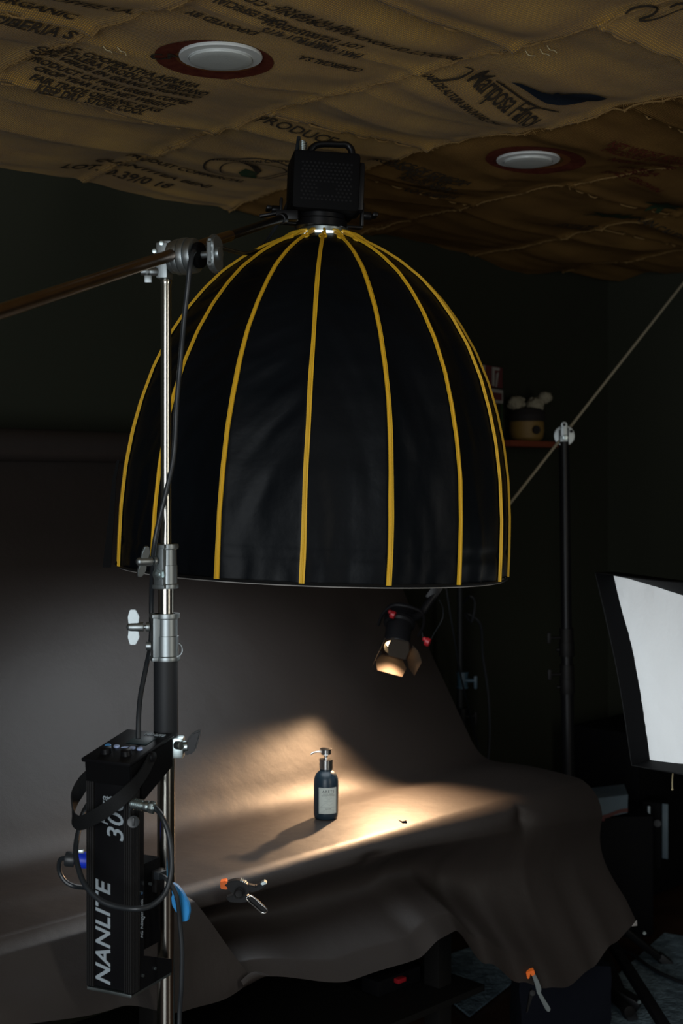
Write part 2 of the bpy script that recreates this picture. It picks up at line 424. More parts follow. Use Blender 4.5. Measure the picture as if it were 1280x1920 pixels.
# sack with butterfly
on_ceiling(TX('Mariposa Fancy', .092, shear=-.75, bold=.0010, spacing=.92), 956, 192, rot=R(-15), sx=.66)
def cpx(px, py, d=.006):
    p = ray_cloth(px, py); return V((p.x, p.y, ceil_z(p.x, p.y) - d))
def stroke(l, w_, name='swash_stroke', m='ink'):
    pts = smooth_pts([V((a, b, 0)) for a, b in l], 5); mb = MB(); L = []
    for i, p in enumerate(pts):
        d = pts[min(i + 1, len(pts) - 1)] - pts[max(i - 1, 0)]; n_ = V((-d.y, d.x, 0)).normalized() * w_ * (.5 + .5 * math.sin(PI * min(1, i / len(pts) + .15)))
        L.append((mb.bm.verts.new(cpx(p.x + n_.x, p.y + n_.y)), mb.bm.verts.new(cpx(p.x - n_.x, p.y - n_.y))))
    for a, b in zip(L, L[1:]): mb.bm.faces.new((a[0], b[0], b[1], a[1]))
    mb.build(name, MT[m], cloth)
def px_plate(l, name, m):
    b = plate(l); sdiv(b, 4)
    for v in b.verts: v.co = cpx(v.co.x, v.co.y)
    mb = MB(); mb._merge(b); mb.build(name, MT[m], cloth)
stroke([(812, 148), (835, 147), (860, 143), (880, 133), (886, 127), (872, 122)], 2.2)
stroke([(930, 148), (955, 165), (985, 186), (1015, 200), (1048, 207)], 2.0)
stroke([(962, 222), (985, 206), (1005, 199), (1040, 205)], 2.0)
on_ceiling(TX('CAFE DE ALTURA SAN RAFAEL, CHIRILAGUA', .030, bold=.001, spacing=.95), 882, 206, rot=R(-13), sx=.74, arc=.05)
px_plate([(958, 151), (975, 153), (995, 161), (1015, 170), (1035, 174), (1045, 170), (1052, 175), (1075, 173), (1105, 173), (1125, 177), (1139, 182), (1120, 187), (1100, 187), (1080, 191), (1062, 194), (1045, 194), (1025, 191), (1008, 182), (992, 171), (975, 160)], 'butterfly_print', 'blueink')
stroke([(1172, 22), (1183, 13), (1203, 8), (1222, 8), (1232, 13), (1222, 24), (1198, 33), (1212, 35), (1240, 28), (1275, 14), (1290, 12)], 2.4, 'numeral_stroke')
stroke([(1255, 10), (1268, 4), (1285, 2), (1296, 6)], 2.4, 'numeral_stroke')
on_ceiling(TX('S CIBERIA S', .045, bold=.001), 45, 48, rot=R(-3), sx=1)
on_ceiling(TX('ORGANIC', .04, bold=.001), 65, 10, rot=R(-3)); on_ceiling(TX('COFFEE S.A.', .04, bold=.001), 165, 8, rot=R(-3))
# upside-down sack around the first downlight
for k, (tx, px, py, sz) in enumerate((('PRODUCT OF HONDURAS-ORGANIC COFFEE', 655, 62, .040), ('NET WT 69 KG', 600, 36, .036), ('LOT 13/2/0035/020/36', 590, 64, .036),
                                      ('PART LOT 4773', 560, 72, .036), ('EXPORTED BY', 420, 42, .034), ('PART LOT 276', 618, 92, .036), ('COMERCIAL S.A.', 620, 118, .032), ('CAFE ESPECIAL', 470, 20, .034))):
    on_ceiling(TX(tx, sz * .92, bold=.0010, shear=.1), px, py, rot=PI + R(4), sx=.78)
# densely printed sack left of the light
rows = ['S.C. COOPERATIVA AGRARIA', 'CAFETALERA PRODUCTO PERUANO', 'CAFE VERDE EN GRANO ORGANICO', 'PRODUCT OF PERU GREEN COFFEE', 'CROP YEAR LOT NET WEIGHT', 'FAIR TRADE ORGANIC 69 KG', 'KEEP DRY  STORE COOL']
for k, r_ in enumerate(rows):
    on_ceiling(TX(r_, .038, bold=.0014), 250 - k * 13, 128 + k * 10.0, rot=R(2), sx=.66)
# LOT / QUANTITY sack
on_ceiling(TX('LOT. 0.39/0 18', .060, bold=.0012), 222, 326, rot=R(2), sx=.95)
on_ceiling(TX('QUANTITEA BENI', .050, bold=.0012), 290, 322, rot=R(2), sx=.95)
on_ceiling(TX('PRODUIT COMMERCIAL', .038, bold=.001), 352, 318, rot=R(2), sx=.95)
on_ceiling(TX('PRODUCE', .052, bold=.0006), 556, 243, rot=R(2), sx=1.05)
on_ceiling(ringbm(.125, .119, 1.1, .9), 470, 314, name='oval_print'); on_ceiling(ringbm(.09, .085, 1.1, .9), 475, 316, name='oval_print')
on_ceiling(TX('HONDURAN COFFEE', .022, bold=.001), 474, 302, rot=R(40), arc=1.0)
on_ceiling(plate([(-.09, 0), (-.03, .035), (.05, .03), (.09, 0), (.05, .012), (-.02, .014)]), 462, 313, rot=R(-35), name='leaf_print')
on_ceiling(plate([(-.05, -.02), (0, 0), (.05, -.015), (.03, -.045), (-.03, -.045)]), 482, 322, rot=R(-35), name='leaf_print', m='greenink')
# far sacks
for px, py, ro in ((1150, 405, .3), (1245, 385, -.4)):
    st = [(0.0, .02), (.02, .07), (.035, .02), (.10, .03), (.045, -.005), (.08, -.05), (.02, -.025), (0, -.07), (-.02, -.025), (-.08, -.05), (-.045, -.005), (-.10, .03), (-.035, .02), (-.02, .07)]
    on_ceiling(plate(st), px, py, rot=ro, name='star_print', m='greenink', sx=1.1)
for k in range(6):
    on_ceiling(TX(('PRODUCE OF ETHIOPIA', 'WASHED ARABICA', 'NET 60 KG', 'ADDIS ABABA', 'COFFEE EXPORT', 'LOT 010/0312')[k], .037, bold=.001), 790 + k * 4, 318 + k * 9, rot=R(2), m='ink')
    on_ceiling(TX(('NET WEIGHT 60 KG', 'PRODUCE OF KENYA', 'NAIROBI COFFEE', 'GRADE AA', 'CROP', 'SHADE GROWN')[k], .037, bold=.001), 1215 - k * 6, 288 + k * 9, rot=R(2), m='redink')
on_ceiling(TX('GRAN CALIDAD', .05, bold=.001), 1240, 430, rot=R(0)); on_ceiling(TX('ESTATE', .06, bold=.001), 1080, 425, rot=R(0))

# ------------------------------------------------------------------ ceiling downlights
def downlight(c, r, label):
    t = thing('ceiling_downlight', c, label, 'ceiling light', 'round ceiling downlights')
    mx = M4.Translation(c)
    MB().lathe([(r * .72, .012), (r * .99, .012), (r, .008), (r * .985, .0055), (r * .78, .0045), (r * .765, .003), (r * .76, .006), (r * .72, .006)], mx, n=64, cap=False).build('trim_ring', MT['whitepaint'], t)
    MB().lathe([(.0001, -.0035), (r * .5, -.0030), (r * .70, -.0018), (r * .745, -.0005), (r * .755, .004)], mx, n=64, cap=False).build('cover_disc', MT['lens'], t)
    return t
downlight(LIGHTS[0][0], LIGHTS[0][1], 'larger round white recessed downlight in the burlap, upper left')
downlight(LIGHTS[1][0], LIGHTS[1][1], 'smaller-looking round white recessed downlight, farther back on the right')
b = ringbm(.118, .07, 1.05, .95); on_ceiling(b, 402, 112, name='round_crest_print', m='redink', d=.002)
on_ceiling(ringbm(.088, .07, 1.0, .9), 408, 111, name='crest_inner_ring', m='redfruit', d=.0024)
for k in range(7):
    a = R(150 + k * 13); 
on_ceiling(TX('CAFE', .045, bold=.001), 328, 103, rot=R(60), m='ink')
on_ceiling(ringbm(.125, .07, 1.2, .95), 1004, 300, name='round_crest_print', m='redink', d=.002)
on_ceiling(ringbm(.095, .075, 1.1, .9), 1003, 299, name='crest_inner_ring', m='redfruit', d=.0024)

# ================================================================== OVERHEAD DOME SOFTBOX
DC = V((-.0673, 3.06, 1.352)); TILT = R(2.2)
DA = V((math.sin(TILT), 0, math.cos(TILT))); DX = V((math.cos(TILT), 0, -math.sin(TILT))); DY = V((0, 1, 0))
DM = frame(DC, DX, DY, DA)
prof = [(0.0, .445), (.06, .4452), (.13, .444), (.22, .437), (.30, .424), (.37, .407), (.44, .384), (.51, .352), (.57, .315), (.62, .276), (.66, .238), (.70, .186), (.725, .145), (.748, .098), (.762, .060)]
def dr(h):
    for (h0, r0), (h1, r1) in zip(prof, prof[1:]):
        if h <= h1 or h1 == prof[-1][0]:
            k = min(max((h - h0) / (h1 - h0), 0), 1); return r0 + (r1 - r0) * k
NR = 16; ROT = R(-90 - 1.4)
hs = [.762 * (1 - (1 - k / 90) ** 1.35) for k in range(91)]
def gore(th, h, wr=1):
    a = (th - ROT) / (2 * PI / NR); f = a - math.floor(a) - .5; da = f * 2 * PI / NR
    flat = math.cos(PI / NR) / math.cos(da)
    belly = 1 - .018 * (math.cos(f * PI)) ** 1 * min(1, h * 3 + .25)
    r = dr(h) * flat * belly
    if wr:
        e = (math.cos(f * PI)) ** .7
        x = th * dr(h)
        r += e * (.0045 * NZ.noise(V((x * 16, h * 5, 2))) + .003 * NZ.noise(V((x * 38, h * 9, 5))) * (1.4 - h))
        r += -.003 * math.exp(-((h - .056) / .004) ** 2)
        if h < .05: r += .004 * NZ.noise(V((x * 30, h * 20, 9)))
    else: r = dr(h)
    return V((r * math.cos(th), r * math.sin(th), h))
dome = thing('dome_softbox', DC, 'large black ribbed dome softbox with yellow seams hanging from the boom', 'softbox')
mb = MB(); NT = NR * 14
def dg(i, j): return gore(ROT + 2 * PI * i, hs[int(round(j * 90))])
mb.grid(dg, NT, 90, wrap=True); mb.build('fabric_cover', MT['fabric'], dome, mx=DM, smooth=50)
for k in range(NR):
    th = ROT + 2 * PI * k / NR; c = V((math.cos(th), math.sin(th), 0)); tg = V((-math.sin(th), math.cos(th), 0))
    pts = []; wd = []; nn = []
    for j in range(0, 61):
        h = .762 * (1 - (1 - j / 60) ** 1.35)
        e = .006; dr_ = (dr(min(h + e, .762)) - dr(max(h - e, 0))) / (2 * e)
        nv = (c - V((0, 0, 1)) * dr_).normalized()
        r_ = dr(h) * (1.0)
        pts.append(c * r_ + V((0, 0, h)) + nv * .0022 + tg * .0015 * NZ.noise(V((h * 7, k, 0))))
        wd.append(tg * (.0054 * (1 - .35 * h) * (1 + .22 * NZ.noise(V((h * 9, k * 2.7, 3)))))); nn.append(nv)
    mb = MB(); mb.ribbon(pts, wd, nn, .003)
    mb.tube([p + n_ * .002 for p, n_ in zip(pts, nn)], .0019, n=6, smooth=0)
    mb.build('yellow_seam_tape', MT['yellow'], dome, mx=DM, smooth=40)
# turned hem, lower rim rod, stitch line
MB().lathe([(.4445, .002), (.447, -.001), (.4445, -.004), (.441, -.001), (.4445, .002)], n=96, cap=False).build('rim_binding', MT['web'], dome, mx=DM)
MB().lathe([(.0001, .064), (.30, .061), (.408, .057)], n=96, cap=False).build('front_diffuser', MT['white_in'], dome, mx=DM, label='white cloth diffuser across the open underside')
MB().lathe([(.4355, .000), (.4395, -.0065), (.4365, -.0065), (.4325, .000)], n=96, cap=False).build('diffuser_edge', MT['tape'], dome, mx=DM)
MB().lathe([(.052, .765), (.057, .768), (.057, .778), (.052, .781)], n=48, cap=False).build('speed_ring', MT['galv'], dome, mx=DM, label='grey metal speed ring at the top')
MB().lathe([(.036, .744), (.050, .744), (.050, .766), (.036, .766)], n=48).build('inner_liner', MT['white_in'], dome, mx=DM, label='lit white lining showing under the ring')
# yellow tie loops at the top
mb = MB()
for k in range(NR):
    th = ROT + 2 * PI * k / NR; c = V((math.cos(th), math.sin(th), 0)); tg = V((-math.sin(th), math.cos(th), 0))
    a = c * .058 + V((0, 0, .770)); b_ = c * .100 + V((0, 0, .750)) + tg * .004
    mb.tube([a, (a + b_) / 2 + V((0, 0, .004)), b_], .0036, n=6)
    ce = c * .104 + V((0, 0, .746))
    mb.tube([ce + tg * .008 * math.cos(q) + (c * .8 - V((0, 0, .6))) * .008 * math.sin(q) for q in [2 * PI * i / 8 for i in range(8)]], .0022, n=6, closed=True, smooth=3)
mb.build('tie_loop', MT['yellow'], dome, mx=DM)
# black strap hanging from the left edge, logo on the left gores
mb = MB(); pts = [P(222, 862, 3.02), P(214, 900, 3.02), P(210, 960, 3.02), P(204, 1020, 3.02), P(200, 1064, 3.02)]
mb.ribbon(pts, [V((.003 + .0016 * i, 0, 0)) for i in range(5)], V((0, -1, 0)), .003); mb.build('closing_strap', MT['blackm'], dome)
mb = MB()
th = ROT + 2 * PI * (-3.5) / NR
c = V((math.cos(th), math.sin(th), 0)); tg = V((-math.sin(th), math.cos(th), 0))
def on_gore(b, th0, h0, name):
    sdiv(b, .012)
    for v in b.verts:
        h = h0 + v.co.x; q = gore(th0 - v.co.y / .43, h); v.co = q + V((math.cos(th0), math.sin(th0), 0)) * (.003 + v.co.z)
    mb = MB(); mb._merge(b); return mb.build(name, MT['letter'], dome, mx=DM)
on_gore(text_bm('NANLITE', .06, ext=.0004), th, .22, 'logo_lettering')
on_gore(ringbm(.026, .022, 1.5, 1), th, .075, 'logo_ring')

# ------------------------------------------------------------------ lamp head over the dome
HB = DC + DA * .782
yaw = R(8); HX = V((math.cos(yaw), math.sin(yaw), 0)); HY = V((-math.sin(yaw), math.cos(yaw), 0))
HXt = (HX - DA * HX.dot(DA)).normalized(); HYt = DA.cross(HXt)
HM = frame(HB - DA * .004 - DX * .010, HXt, HYt, DA) @ M4.Diagonal((1, 1, .88, 1))
head = thing('studio_light_head', HB, 'black studio lamp head with carry handle standing on top of the dome', 'studio light')
mb = MB(); mb.box((0, 0, .112), (.152, .150, .150), .010); mb.box((.004, .0, .112), (.162, .10, .120), .012)
mb.build('housing', MT['blackm'], head, mx=HM)
mb = MB(); mb.box((.080, 0, .108), (.020, .11, .125), .008); mb.build('side_panel', MT['black'], head, mx=HM)
mb = MB()
for i in range(-6, 7):
    for j in range(0, 11):
        x = i * .0092 + (.0046 if j % 2 else 0); z = .062 + j * .0092
        if abs(x) < .058 and not (abs(x) < .02 and .08 < z < .10): mb.cyl((x, -.0748, z), (x, -.0762, z), .0031, n=6)
mb.build('vent_grille', MT['black'], head, mx=HM)
MB().tube([(-.032, 0, .180), (-.030, 0, .206), (-.012, 0, .222), (.035, 0, .226), (.052, 0, .226), (.064, 0, .212), (.066, 0, .180)], .0085, n=12).build('carry_handle', MT['black'], head, mx=HM)
mb = MB(); mb.lathe([(.052, .0), (.060, .004), (.060, .022), (.055, .026), (.055, .040)], n=48); mb.build('bayonet_mount', MT['black'], head, mx=HM)
add_text(MB(), 'NANLITE', .026, HM @ frame(V((.0905, 0, .105)), V((0, 0, 1)), V((0, -1, 0)), V((1, 0, 0))), bold=.0004).build('brand_lettering', MT['letter'], head)
add_text(MB(), 'Forza 300', .013, HM @ frame(V((.0905, -.018, .105)), V((0, 0, 1)), V((0, -1, 0)), V((1, 0, 0)))).build('small_lettering', MT['letter'], head)
mb = MB(); mb.cyl((-.050, -.02, .187), (-.052, -.02, .222), .0075, n=16)
for k in range(5): mb.cyl((-.0505, -.02, .192 + k * .006), (-.0505, -.02, .195 + k * .006), .0090, n=16)
mb.build('cable_connector', MT['galv'], head, mx=HM, label='small silver threaded connector')
mb = MB()
for sx in (-1, 1):
    mb.box((sx * .094, 0, .045), (.006, .028, .060), .002)
    mb.cyl((sx * .096, 0, .045), (sx * .115, 0, .045), .011, n=20, bev=.002); mb.box((sx * .122, -.004, .046), (.012, .040, .010), .003)
mb.box((0, .0, .012 + .0), (.19, .026, .006), .002)
mb.build('yoke_bracket', MT['black'], head, mx=HM)

# ------------------------------------------------------------------ main chrome stand
SX, SY = P(311, 500, 2.47).x, 2.47
def sp(py, dx=0, dy=0): return V((SX + dx, SY + dy, EYE - (py - HOR) / F * SY))
stand = thing('light_stand', (SX, SY, 0), 'tall chromed steel light stand in the left foreground holding the boom', 'light stand')
BLx = .0015
mb = MB(); mb.cyl(sp(1030), sp(528), .0098, n=48); mb.cyl(sp(533), sp(524), .0108, n=40, bev=.001); mb.build('upper_tube', MT['chrome'], stand)
mb = MB(); mb.cyl(sp(1160), sp(1095), .0148, n=48); mb.build('middle_tube', MT['chrome'], stand)
mb = MB(); mb.cyl(sp(1400), sp(1232), .0228, n=48, bev=.001); mb.build('rubber_sleeve', MT['rubber'], stand)
mb = MB(); mb.cyl((SX, SY, .12), sp(1398), .0165, n=48); mb.build('lower_tube', MT['chrome'], stand)
def collar(y0, y1, r, name, side):
    z0 = sp(y1).z; z1 = sp(y0).z; H = z1 - z0
    mb = MB()
    mb.lathe([(r * .7, 0), (r * 1.13, 0), (r * 1.16, .003), (r * 1.13, .0075), (r, .009), (r, H * .52), (r * .94, H * .53), (r * .92, H - .010), (r * 1.10, H - .0085), (r * 1.13, H - .004), (r * 1.10, H), (r * .7, H)], M4.Translation((SX + .002, SY, z0)), n=48, cap=False)
    d = V((math.cos(side), math.sin(side), 0)); rot = M4.Rotation(side, 3, 'Z')
    mb.box(V((SX, SY, z0 + H / 2)) + d * r * .72, (r * 1.05, r * 1.15, H - .002), .003, rot)
    mb.box(V((SX, SY, z1 - .004)) + d * r * .74, (r * 1.2, r * 1.4, .008), .002, rot); mb.box(V((SX, SY, z0 + .004)) + d * r * .74, (r * 1.2, r * 1.4, .008), .002, rot)
    o = mb.build(name, MT['cast'], stand)
    return o, z0, z1, d
def wing(o, base, d, L, spread, ax, name='wing_knob', mt='cast', sc=1):
    mb = MB(); mb.cyl(base, base + d * L * .5, .0085 * sc, n=20, bev=.001); mb.cyl(base + d * L * .4, base + d * L, .0035 * sc, n=12)
    mb.cyl(base + d * L * .8, base + d * (L + .022 * sc), .0088 * sc, .0078 * sc, n=20, bev=.002); mb.sphere(base + d * (L + .021 * sc), .0078 * sc)
    ax = V(ax).normalized(); e = base + d * (L + .006 * sc); sd = d.cross(ax)
    for sg in (-1, 1):
        poly = [(0.002, .0), (-.001, .020), (.006, .034), (.016, .034), (.020, .020), (.018, .0)]
        mx = frame(e, d, ax * sg, sd * sg if True else sd)
        mb.prism([(a * sc * spread[1], b * sc * spread[0]) for a, b in poly], .006 * sc, mx, .001)
    return mb.build(name, MT[mt], o)
c1, z0, z1, d1 = collar(1020, 1103, .0190, 'upper_collar', R(-118))
wing(c1, V((SX, SY, z1 - .030)) + d1 * .026 + V((-.003, 0, 0)), V((-.80, -.60, .0)), .012, (.85, .8), V((.25, -.15, 1)))
mb = MB(); bp = V((SX, SY, z0 + .027)) + d1 * .0215; mb.cyl(bp, bp + d1 * .006, .0105, n=6, bev=.001); mb.cyl(bp, bp + d1 * .009, .0055, n=16, bev=.001); mb.cyl(bp, bp + d1 * .002, .013, n=24); mb.build('hex_bolt', MT['galv'], c1)
c2, z0, z1, d2 = collar(1150, 1238, .0215, 'lower_collar', R(-160))
wing(c2, V((SX, SY, z1 - .024)) + d2 * .030, V((-1, -.10, 0)), .014, (.95, 1), (0, 0, 1))
mb = MB(); bp = V((SX - .031, SY - .01, z0 + .028)); mb.cyl(bp + V((.006, 0, 0)), bp + V((-.004, 0, 0)), .008, n=16, bev=.001); mb.build('side_bolt', MT['cast'], c2); mb = MB()
bp = V((SX + .0215, SY + .0, z0 + .020)); mb.tube([bp + V((.009 * math.cos(q), 0, .012 * math.sin(q))) for q in [2 * PI * i / 8 for i in range(8)]], .0012, n=6, closed=True, smooth=3); mb.build('wire_ring', MT['cast'], c2)
# dark rear tube of the doubled column seen beside the chrome
mb = MB(); mb.cyl((SX - .010, SY + .02, .12), sp(1400, -.010, .02), .0085, n=24); mb.build('rear_rod', MT['boom'], stand)
for k in range(3):
    a = R(75 + 120 * k); d = V((math.cos(a), math.sin(a), 0)); b0 = V((SX, SY, .28))
    mb = MB(); mb.box(b0 + d * .24 + V((0, 0, -.13)), (.56, .022, .03), .004, M4.Rotation(a, 3, 'Z') @ M4.Rotation(R(28), 3, 'Y')); mb.build('leg', MT['chrome'], stand)

# boom and its clamp
BP = V((-.337, 2.565, 1.992)); BD = V((.205, .455, .148)).normalized()
BP = P(322,478, 2.4367); E1 = P(534,408, 2.985); BD = (E1 - BP).normalized()
boom = thing('boom_pole', BP, 'long bare metal boom tube crossing from the left edge to the lamp head', 'boom pole')
A0 = BP - BD * .75
mb = MB(); mb.cyl(A0, BP + BD * .28, .0110, n=32); mb.build('outer_tube', MT['boom'], boom)
mb = MB(); mb.cyl(BP + BD * .27, E1, .0092, n=32); mb.cyl(E1 - BD * .03, E1, .012, n=24, bev=.001); mb.build('inner_tube', MT['black'], boom)
mb = MB(); mb.box(E1 + V((.005, .0, .004)), (.05, .03, .022), .004); mb.box(P(508,402, 3.0), (.052, .02, .006), .002, M4.Rotation(R(-10), 3, 'Y')); mb.cyl(P(515,413, 2.98), P(534,413, 2.98), .006, n=16, bev=.001); mb.build('end_bracket', MT['black'], boom)
grip = thing('grip_head', sp(500), 'silver grip head clamping the boom at the top of the chrome stand', 'clamp')
CX = BP.copy(); ax = V((.93, -.36, .02)).normalized()
mb = MB()
mb.box(sp(490, -.003, 0), (.022, .034, .066), .003, M4.Rotation(R(-12), 3, 'Z'))
mb.box(sp(462, .003, 0), (.020, .026, .018), .002, M4.Rotation(R(-12), 3, 'Z')); mb.build('socket_block', MT['cast'], grip)
mb = MB(); c0 = sp(484, .012, -.005)
for a, b_, r in ((0, .010, .030), (.011, .022, .033), (.023, .036, .034), (.0365, .050, .032)): mb.cyl(c0 + ax * a, c0 + ax * b_, r, n=40, bev=.0022)
mb.build('clamp_disc', MT['cast'], grip)
mb = MB(); mb.cyl(c0 + ax * .05, c0 + ax * .062, .024, n=32, bev=.004); mb.build('clamp_washer', MT['blackm'], grip)
mb = MB(); mb.cyl(c0 + ax * .05, c0 + ax * .080, .0065, n=16)
kk = c0 + ax * .088; sd = ax.cross(V((0, 0, 1))).normalized(); up = sd.cross(ax)
mb.prism([(.034 * math.cos(q) * (.82 if abs(math.sin(q)) < .5 else 1) * .85, .036 * math.sin(q)) for q in [2 * PI * i / 20 for i in range(20)]], .014, frame(kk, sd, up, ax), .004)
mb.cyl(kk, kk + ax * .012, .012, n=20, bev=.002)
mb.build('tee_knob', MT['cast'], grip)
mb = MB(); lb = sp(512, -.014, -.012); mb.cyl(lb, lb + V((-.014, -.003, 0)), .008, n=20, bev=.001); mb.cyl(lb + V((-.012, -.003, 0)), lb + V((-.030, -.006, 0)), .0068, n=16, bev=.001)
mb.cyl(lb + V((-.018, -.003, .0)), lb + V((-.022, -.004, 0)), .0105, n=20); mb.box(lb + V((-.016, -.008, -.014)), (.014, .006, .014), .002); mb.build('lock_knob', MT['cast'], grip)
for q in ((459, -.006), (474, -.019)):
    b0 = sp(q[0], q[1], -.02); MB().cyl(b0, b0 + V((0, .012, 0)), .0045, n=12, bev=.001).build('screw_head', MT['galv'], grip)

# cable from the lamp down to the control box
y = 2.56
cb = [P(560,258, 3.03), P(556,285, 3.06), P(540,380, 3.1), P(480,470, 3.0), P(400,462, 2.584), P(366,470, 2.432), P(357,492, 2.4035), P(352,540, 2.4035), P(345,600, 2.413), P(338,680, 2.432), P(331,760, 2.432), P(326,850, 2.432), P(312,920, 2.4272), P(296,985, 2.432), P(287,1040, 2.4415),
      P(284,1120, 2.508), P(283,1200, 2.508), P(275,1245, 2.47), P(264,1300, 2.4415), P(260,1340, 2.4225), P(259,1385, 2.4083)]
mb = MB(); mb.tube(cb, .0047, n=12); tag(mb.build('head_cable', MT['cable']), 'black cable running down the chrome stand from the lamp head to the control box', 'cable')

# ------------------------------------------------------------------ control box
BN = V((P(247, 1800, 2.3275).x, 2.3275, .650)); e1 = V((-.896, .443, 0)).normalized(); e2 = V((.443, .896, 0)).normalized(); ez = V((0, 0, 1))
CM = frame(BN, e1, e2, ez) @ M4.Scale(.95, 4)                             # x to the left along the lettered face, y to the back
def cbx(a0, a1, b0, b1, z0, z1, bev=.002): return MB().box(((a0 + a1) / 2, (b0 + b1) / 2, (z0 + z1) / 2), (a1 - a0, b1 - b0, z1 - z0), bev)
box = thing('control_box', BN, 'tall black lamp control unit hung on the chrome stand, lettered up its front', 'control box')
cbx(.004, .098, .003, .046, .008, .392, .002).build('housing', MT['black'], box, mx=CM)
mb = MB()
for a0 in (.0, .086):
    mb.box((a0 + .008, .008, .2), (.017, .018, .386), .001)
    for k in range(4): mb.cyl((a0 + .002 + k * .0042, -.0008, .008), (a0 + .002 + k * .0042, -.0008, .392), .0015, n=8)
for k in range(5): mb.cyl((-.0010, .003 + k * .0045, .008), (-.0010, .003 + k * .0045, .392), .0015, n=8)
mb.build('corner_rail', MT['rib'], box, mx=CM)
# wedge top
SM = CM @ frame(V((.051, 0, 0)), V((0, 1, 0)), V((0, 0, 1)), V((1, 0, 0)))   # side profile frame: x=b, y=z
mb = MB(); mb.prism([(-.002, .388), (-.006, .428), (.130, .456), (.134, .450), (.134, .400), (.030, .350), (.030, .388)], .104, SM, .002); mb.build('top_housing', MT['blackm'], box)
tn = V((0, -.2017, .9794)); ty = V((0, .9794, .2017))      # tilted panel frame in box coords
TM = CM @ frame(V((.051, .062, .4425)), V((-1, 0, 0)), ty, tn)
mb = MB(); mb.box((0, 0, .003), (.110, .150, .008), .003); mb._merge(bmesh.new()); mb.build('control_panel', MT['black'], box, mx=TM)
mb = MB(); mb.box((.012, .026, .0078), (.046, .034, .0012), .0004); mb.build('display', MT['lcd'], box, mx=TM)
mb = MB(); add_text(mb, 'NANLITE', .011, TM @ M4.Translation((.022, .058, .0078)), bold=.0004); mb.build('panel_lettering', MT['letter'], box)
for i, (x, m_) in enumerate(((-.038, 'keyblue'), (-.018, 'keylit'), (.018, 'keylit'), (.035, 'keylit'))):
    MB().lathe([(.0062, .006), (.0064, .0095), (.005, .0105)], TM @ M4.Translation((x, -.012, 0)) @ M4.Diagonal((1, .85, 1, 1)), n=8).build('push_button', MT[m_], box, label='bright blue button' if i == 0 else None)
mb = MB(); mb.prism([(-.006, -.003), (.006, -.001), (.007, .004), (-.002, .003)], .001, TM @ M4.Translation((0, -.012, .0082))); mb.build('power_mark', MT['keylit'], box)
for x in (-.022, .024):
    MB().lathe([(.011, .006), (.010, .016), (.008, .017)], TM @ M4.Translation((x, -.040, 0)), n=28).build('rotary_knob', MT['black'], box)
# rear block, bottom bracket, gussets
cbx(.010, .092, .045, .108, .070, .232, .002).build('power_block', MT['blackm'], box, mx=CM)
cbx(-.001, .010, .078, .106, .172, .212, .001).build('inlet_socket', MT['rib'], box, mx=CM)
cbx(0, .100, -.002, .130, 0, .006, .001).build('bottom_plate', MT['galv'], box, mx=CM)
mb = MB()
for a in (.0012, .099):
    mb.prism([(.0, .004), (.132, .004), (.132, .030), (.024, .072), (0, .09)], .0024, CM @ frame(V((a, 0, 0)), V((0, 1, 0)), V((0, 0, 1)), V((1, 0, 0))))
mb.build('side_gusset', MT['black'], box)
fr_ = lambda x, y_, z: CM @ frame(V((x, y_, z)), V((0, 0, 1)), V((1, 0, 0)), V((0, -1, 0)))
add_text(MB(), 'NANLITE', .046, fr_(.064, .0016, .108), bold=.0008, shear=.22, spacing=1.02).build('brand_lettering', MT['letter'], box)
add_text(MB(), '300', .052, fr_(.036, .0016, .322), shear=.22, spacing=1.05, bold=.0004).build('number_lettering', MT['letter'], box)
add_text(MB(), 'Forza', .024, fr_(.062, .0016, .338), shear=.22).build('small_lettering', MT['letter'], box)
add_text(MB(), 'AC Adapter Lock', .010, CM @ frame(V((.0028, .036, .135)), V((0, 0, 1)), V((0, -1, 0)), V((-1, 0, 0)))).build('lock_lettering', MT['letter'], box)
MB().prism([(-.003, 0), (.003, 0), (0, .005)], .0006, CM @ frame(V((.0028, .042, .135)), V((0, 0, 1)), V((0, 1, 0)), V((1, 0, 0)))).build('arrow_mark', MT['letter'], box)
mb = MB()
for b_, z in ((.035, .03), (.06, .20 - .006), (.075, .03), (.03, .185)): mb.cyl(CM @ V((.003, b_, z)), CM @ V((-.002, b_, z)), .0028, n=10)
mb.build('screw', MT['galv'], box)
# clamp knob joining box to stand
mb = MB(); j = sp(1398, .022, -.012); mb.box(j + V((.002, 0, 0)), (.022, .03, .038), .004); mb.cyl(j, j + V((.022, -.004, .002)), .010, n=20, bev=.002); mb.cyl(j + V((0, -.012, .006)), j + V((.010, -.02, .006)), .008, n=16, bev=.001)
mb.build('mount_clamp', MT['galv'], box)
mb = MB(); mx = frame(sp(1392, .052, -.016), V((1, 0, 0)), V((0, 0, 1)), V((0, -1, 0)))
mb.prism([(-.018, -.018), (-.006, -.020), (.006, -.010), (.012, .010), (.016, .028), (.000, .022), (-.012, .008)], .012, mx, .003); mb.build('clamp_handle', MT['black'], box)
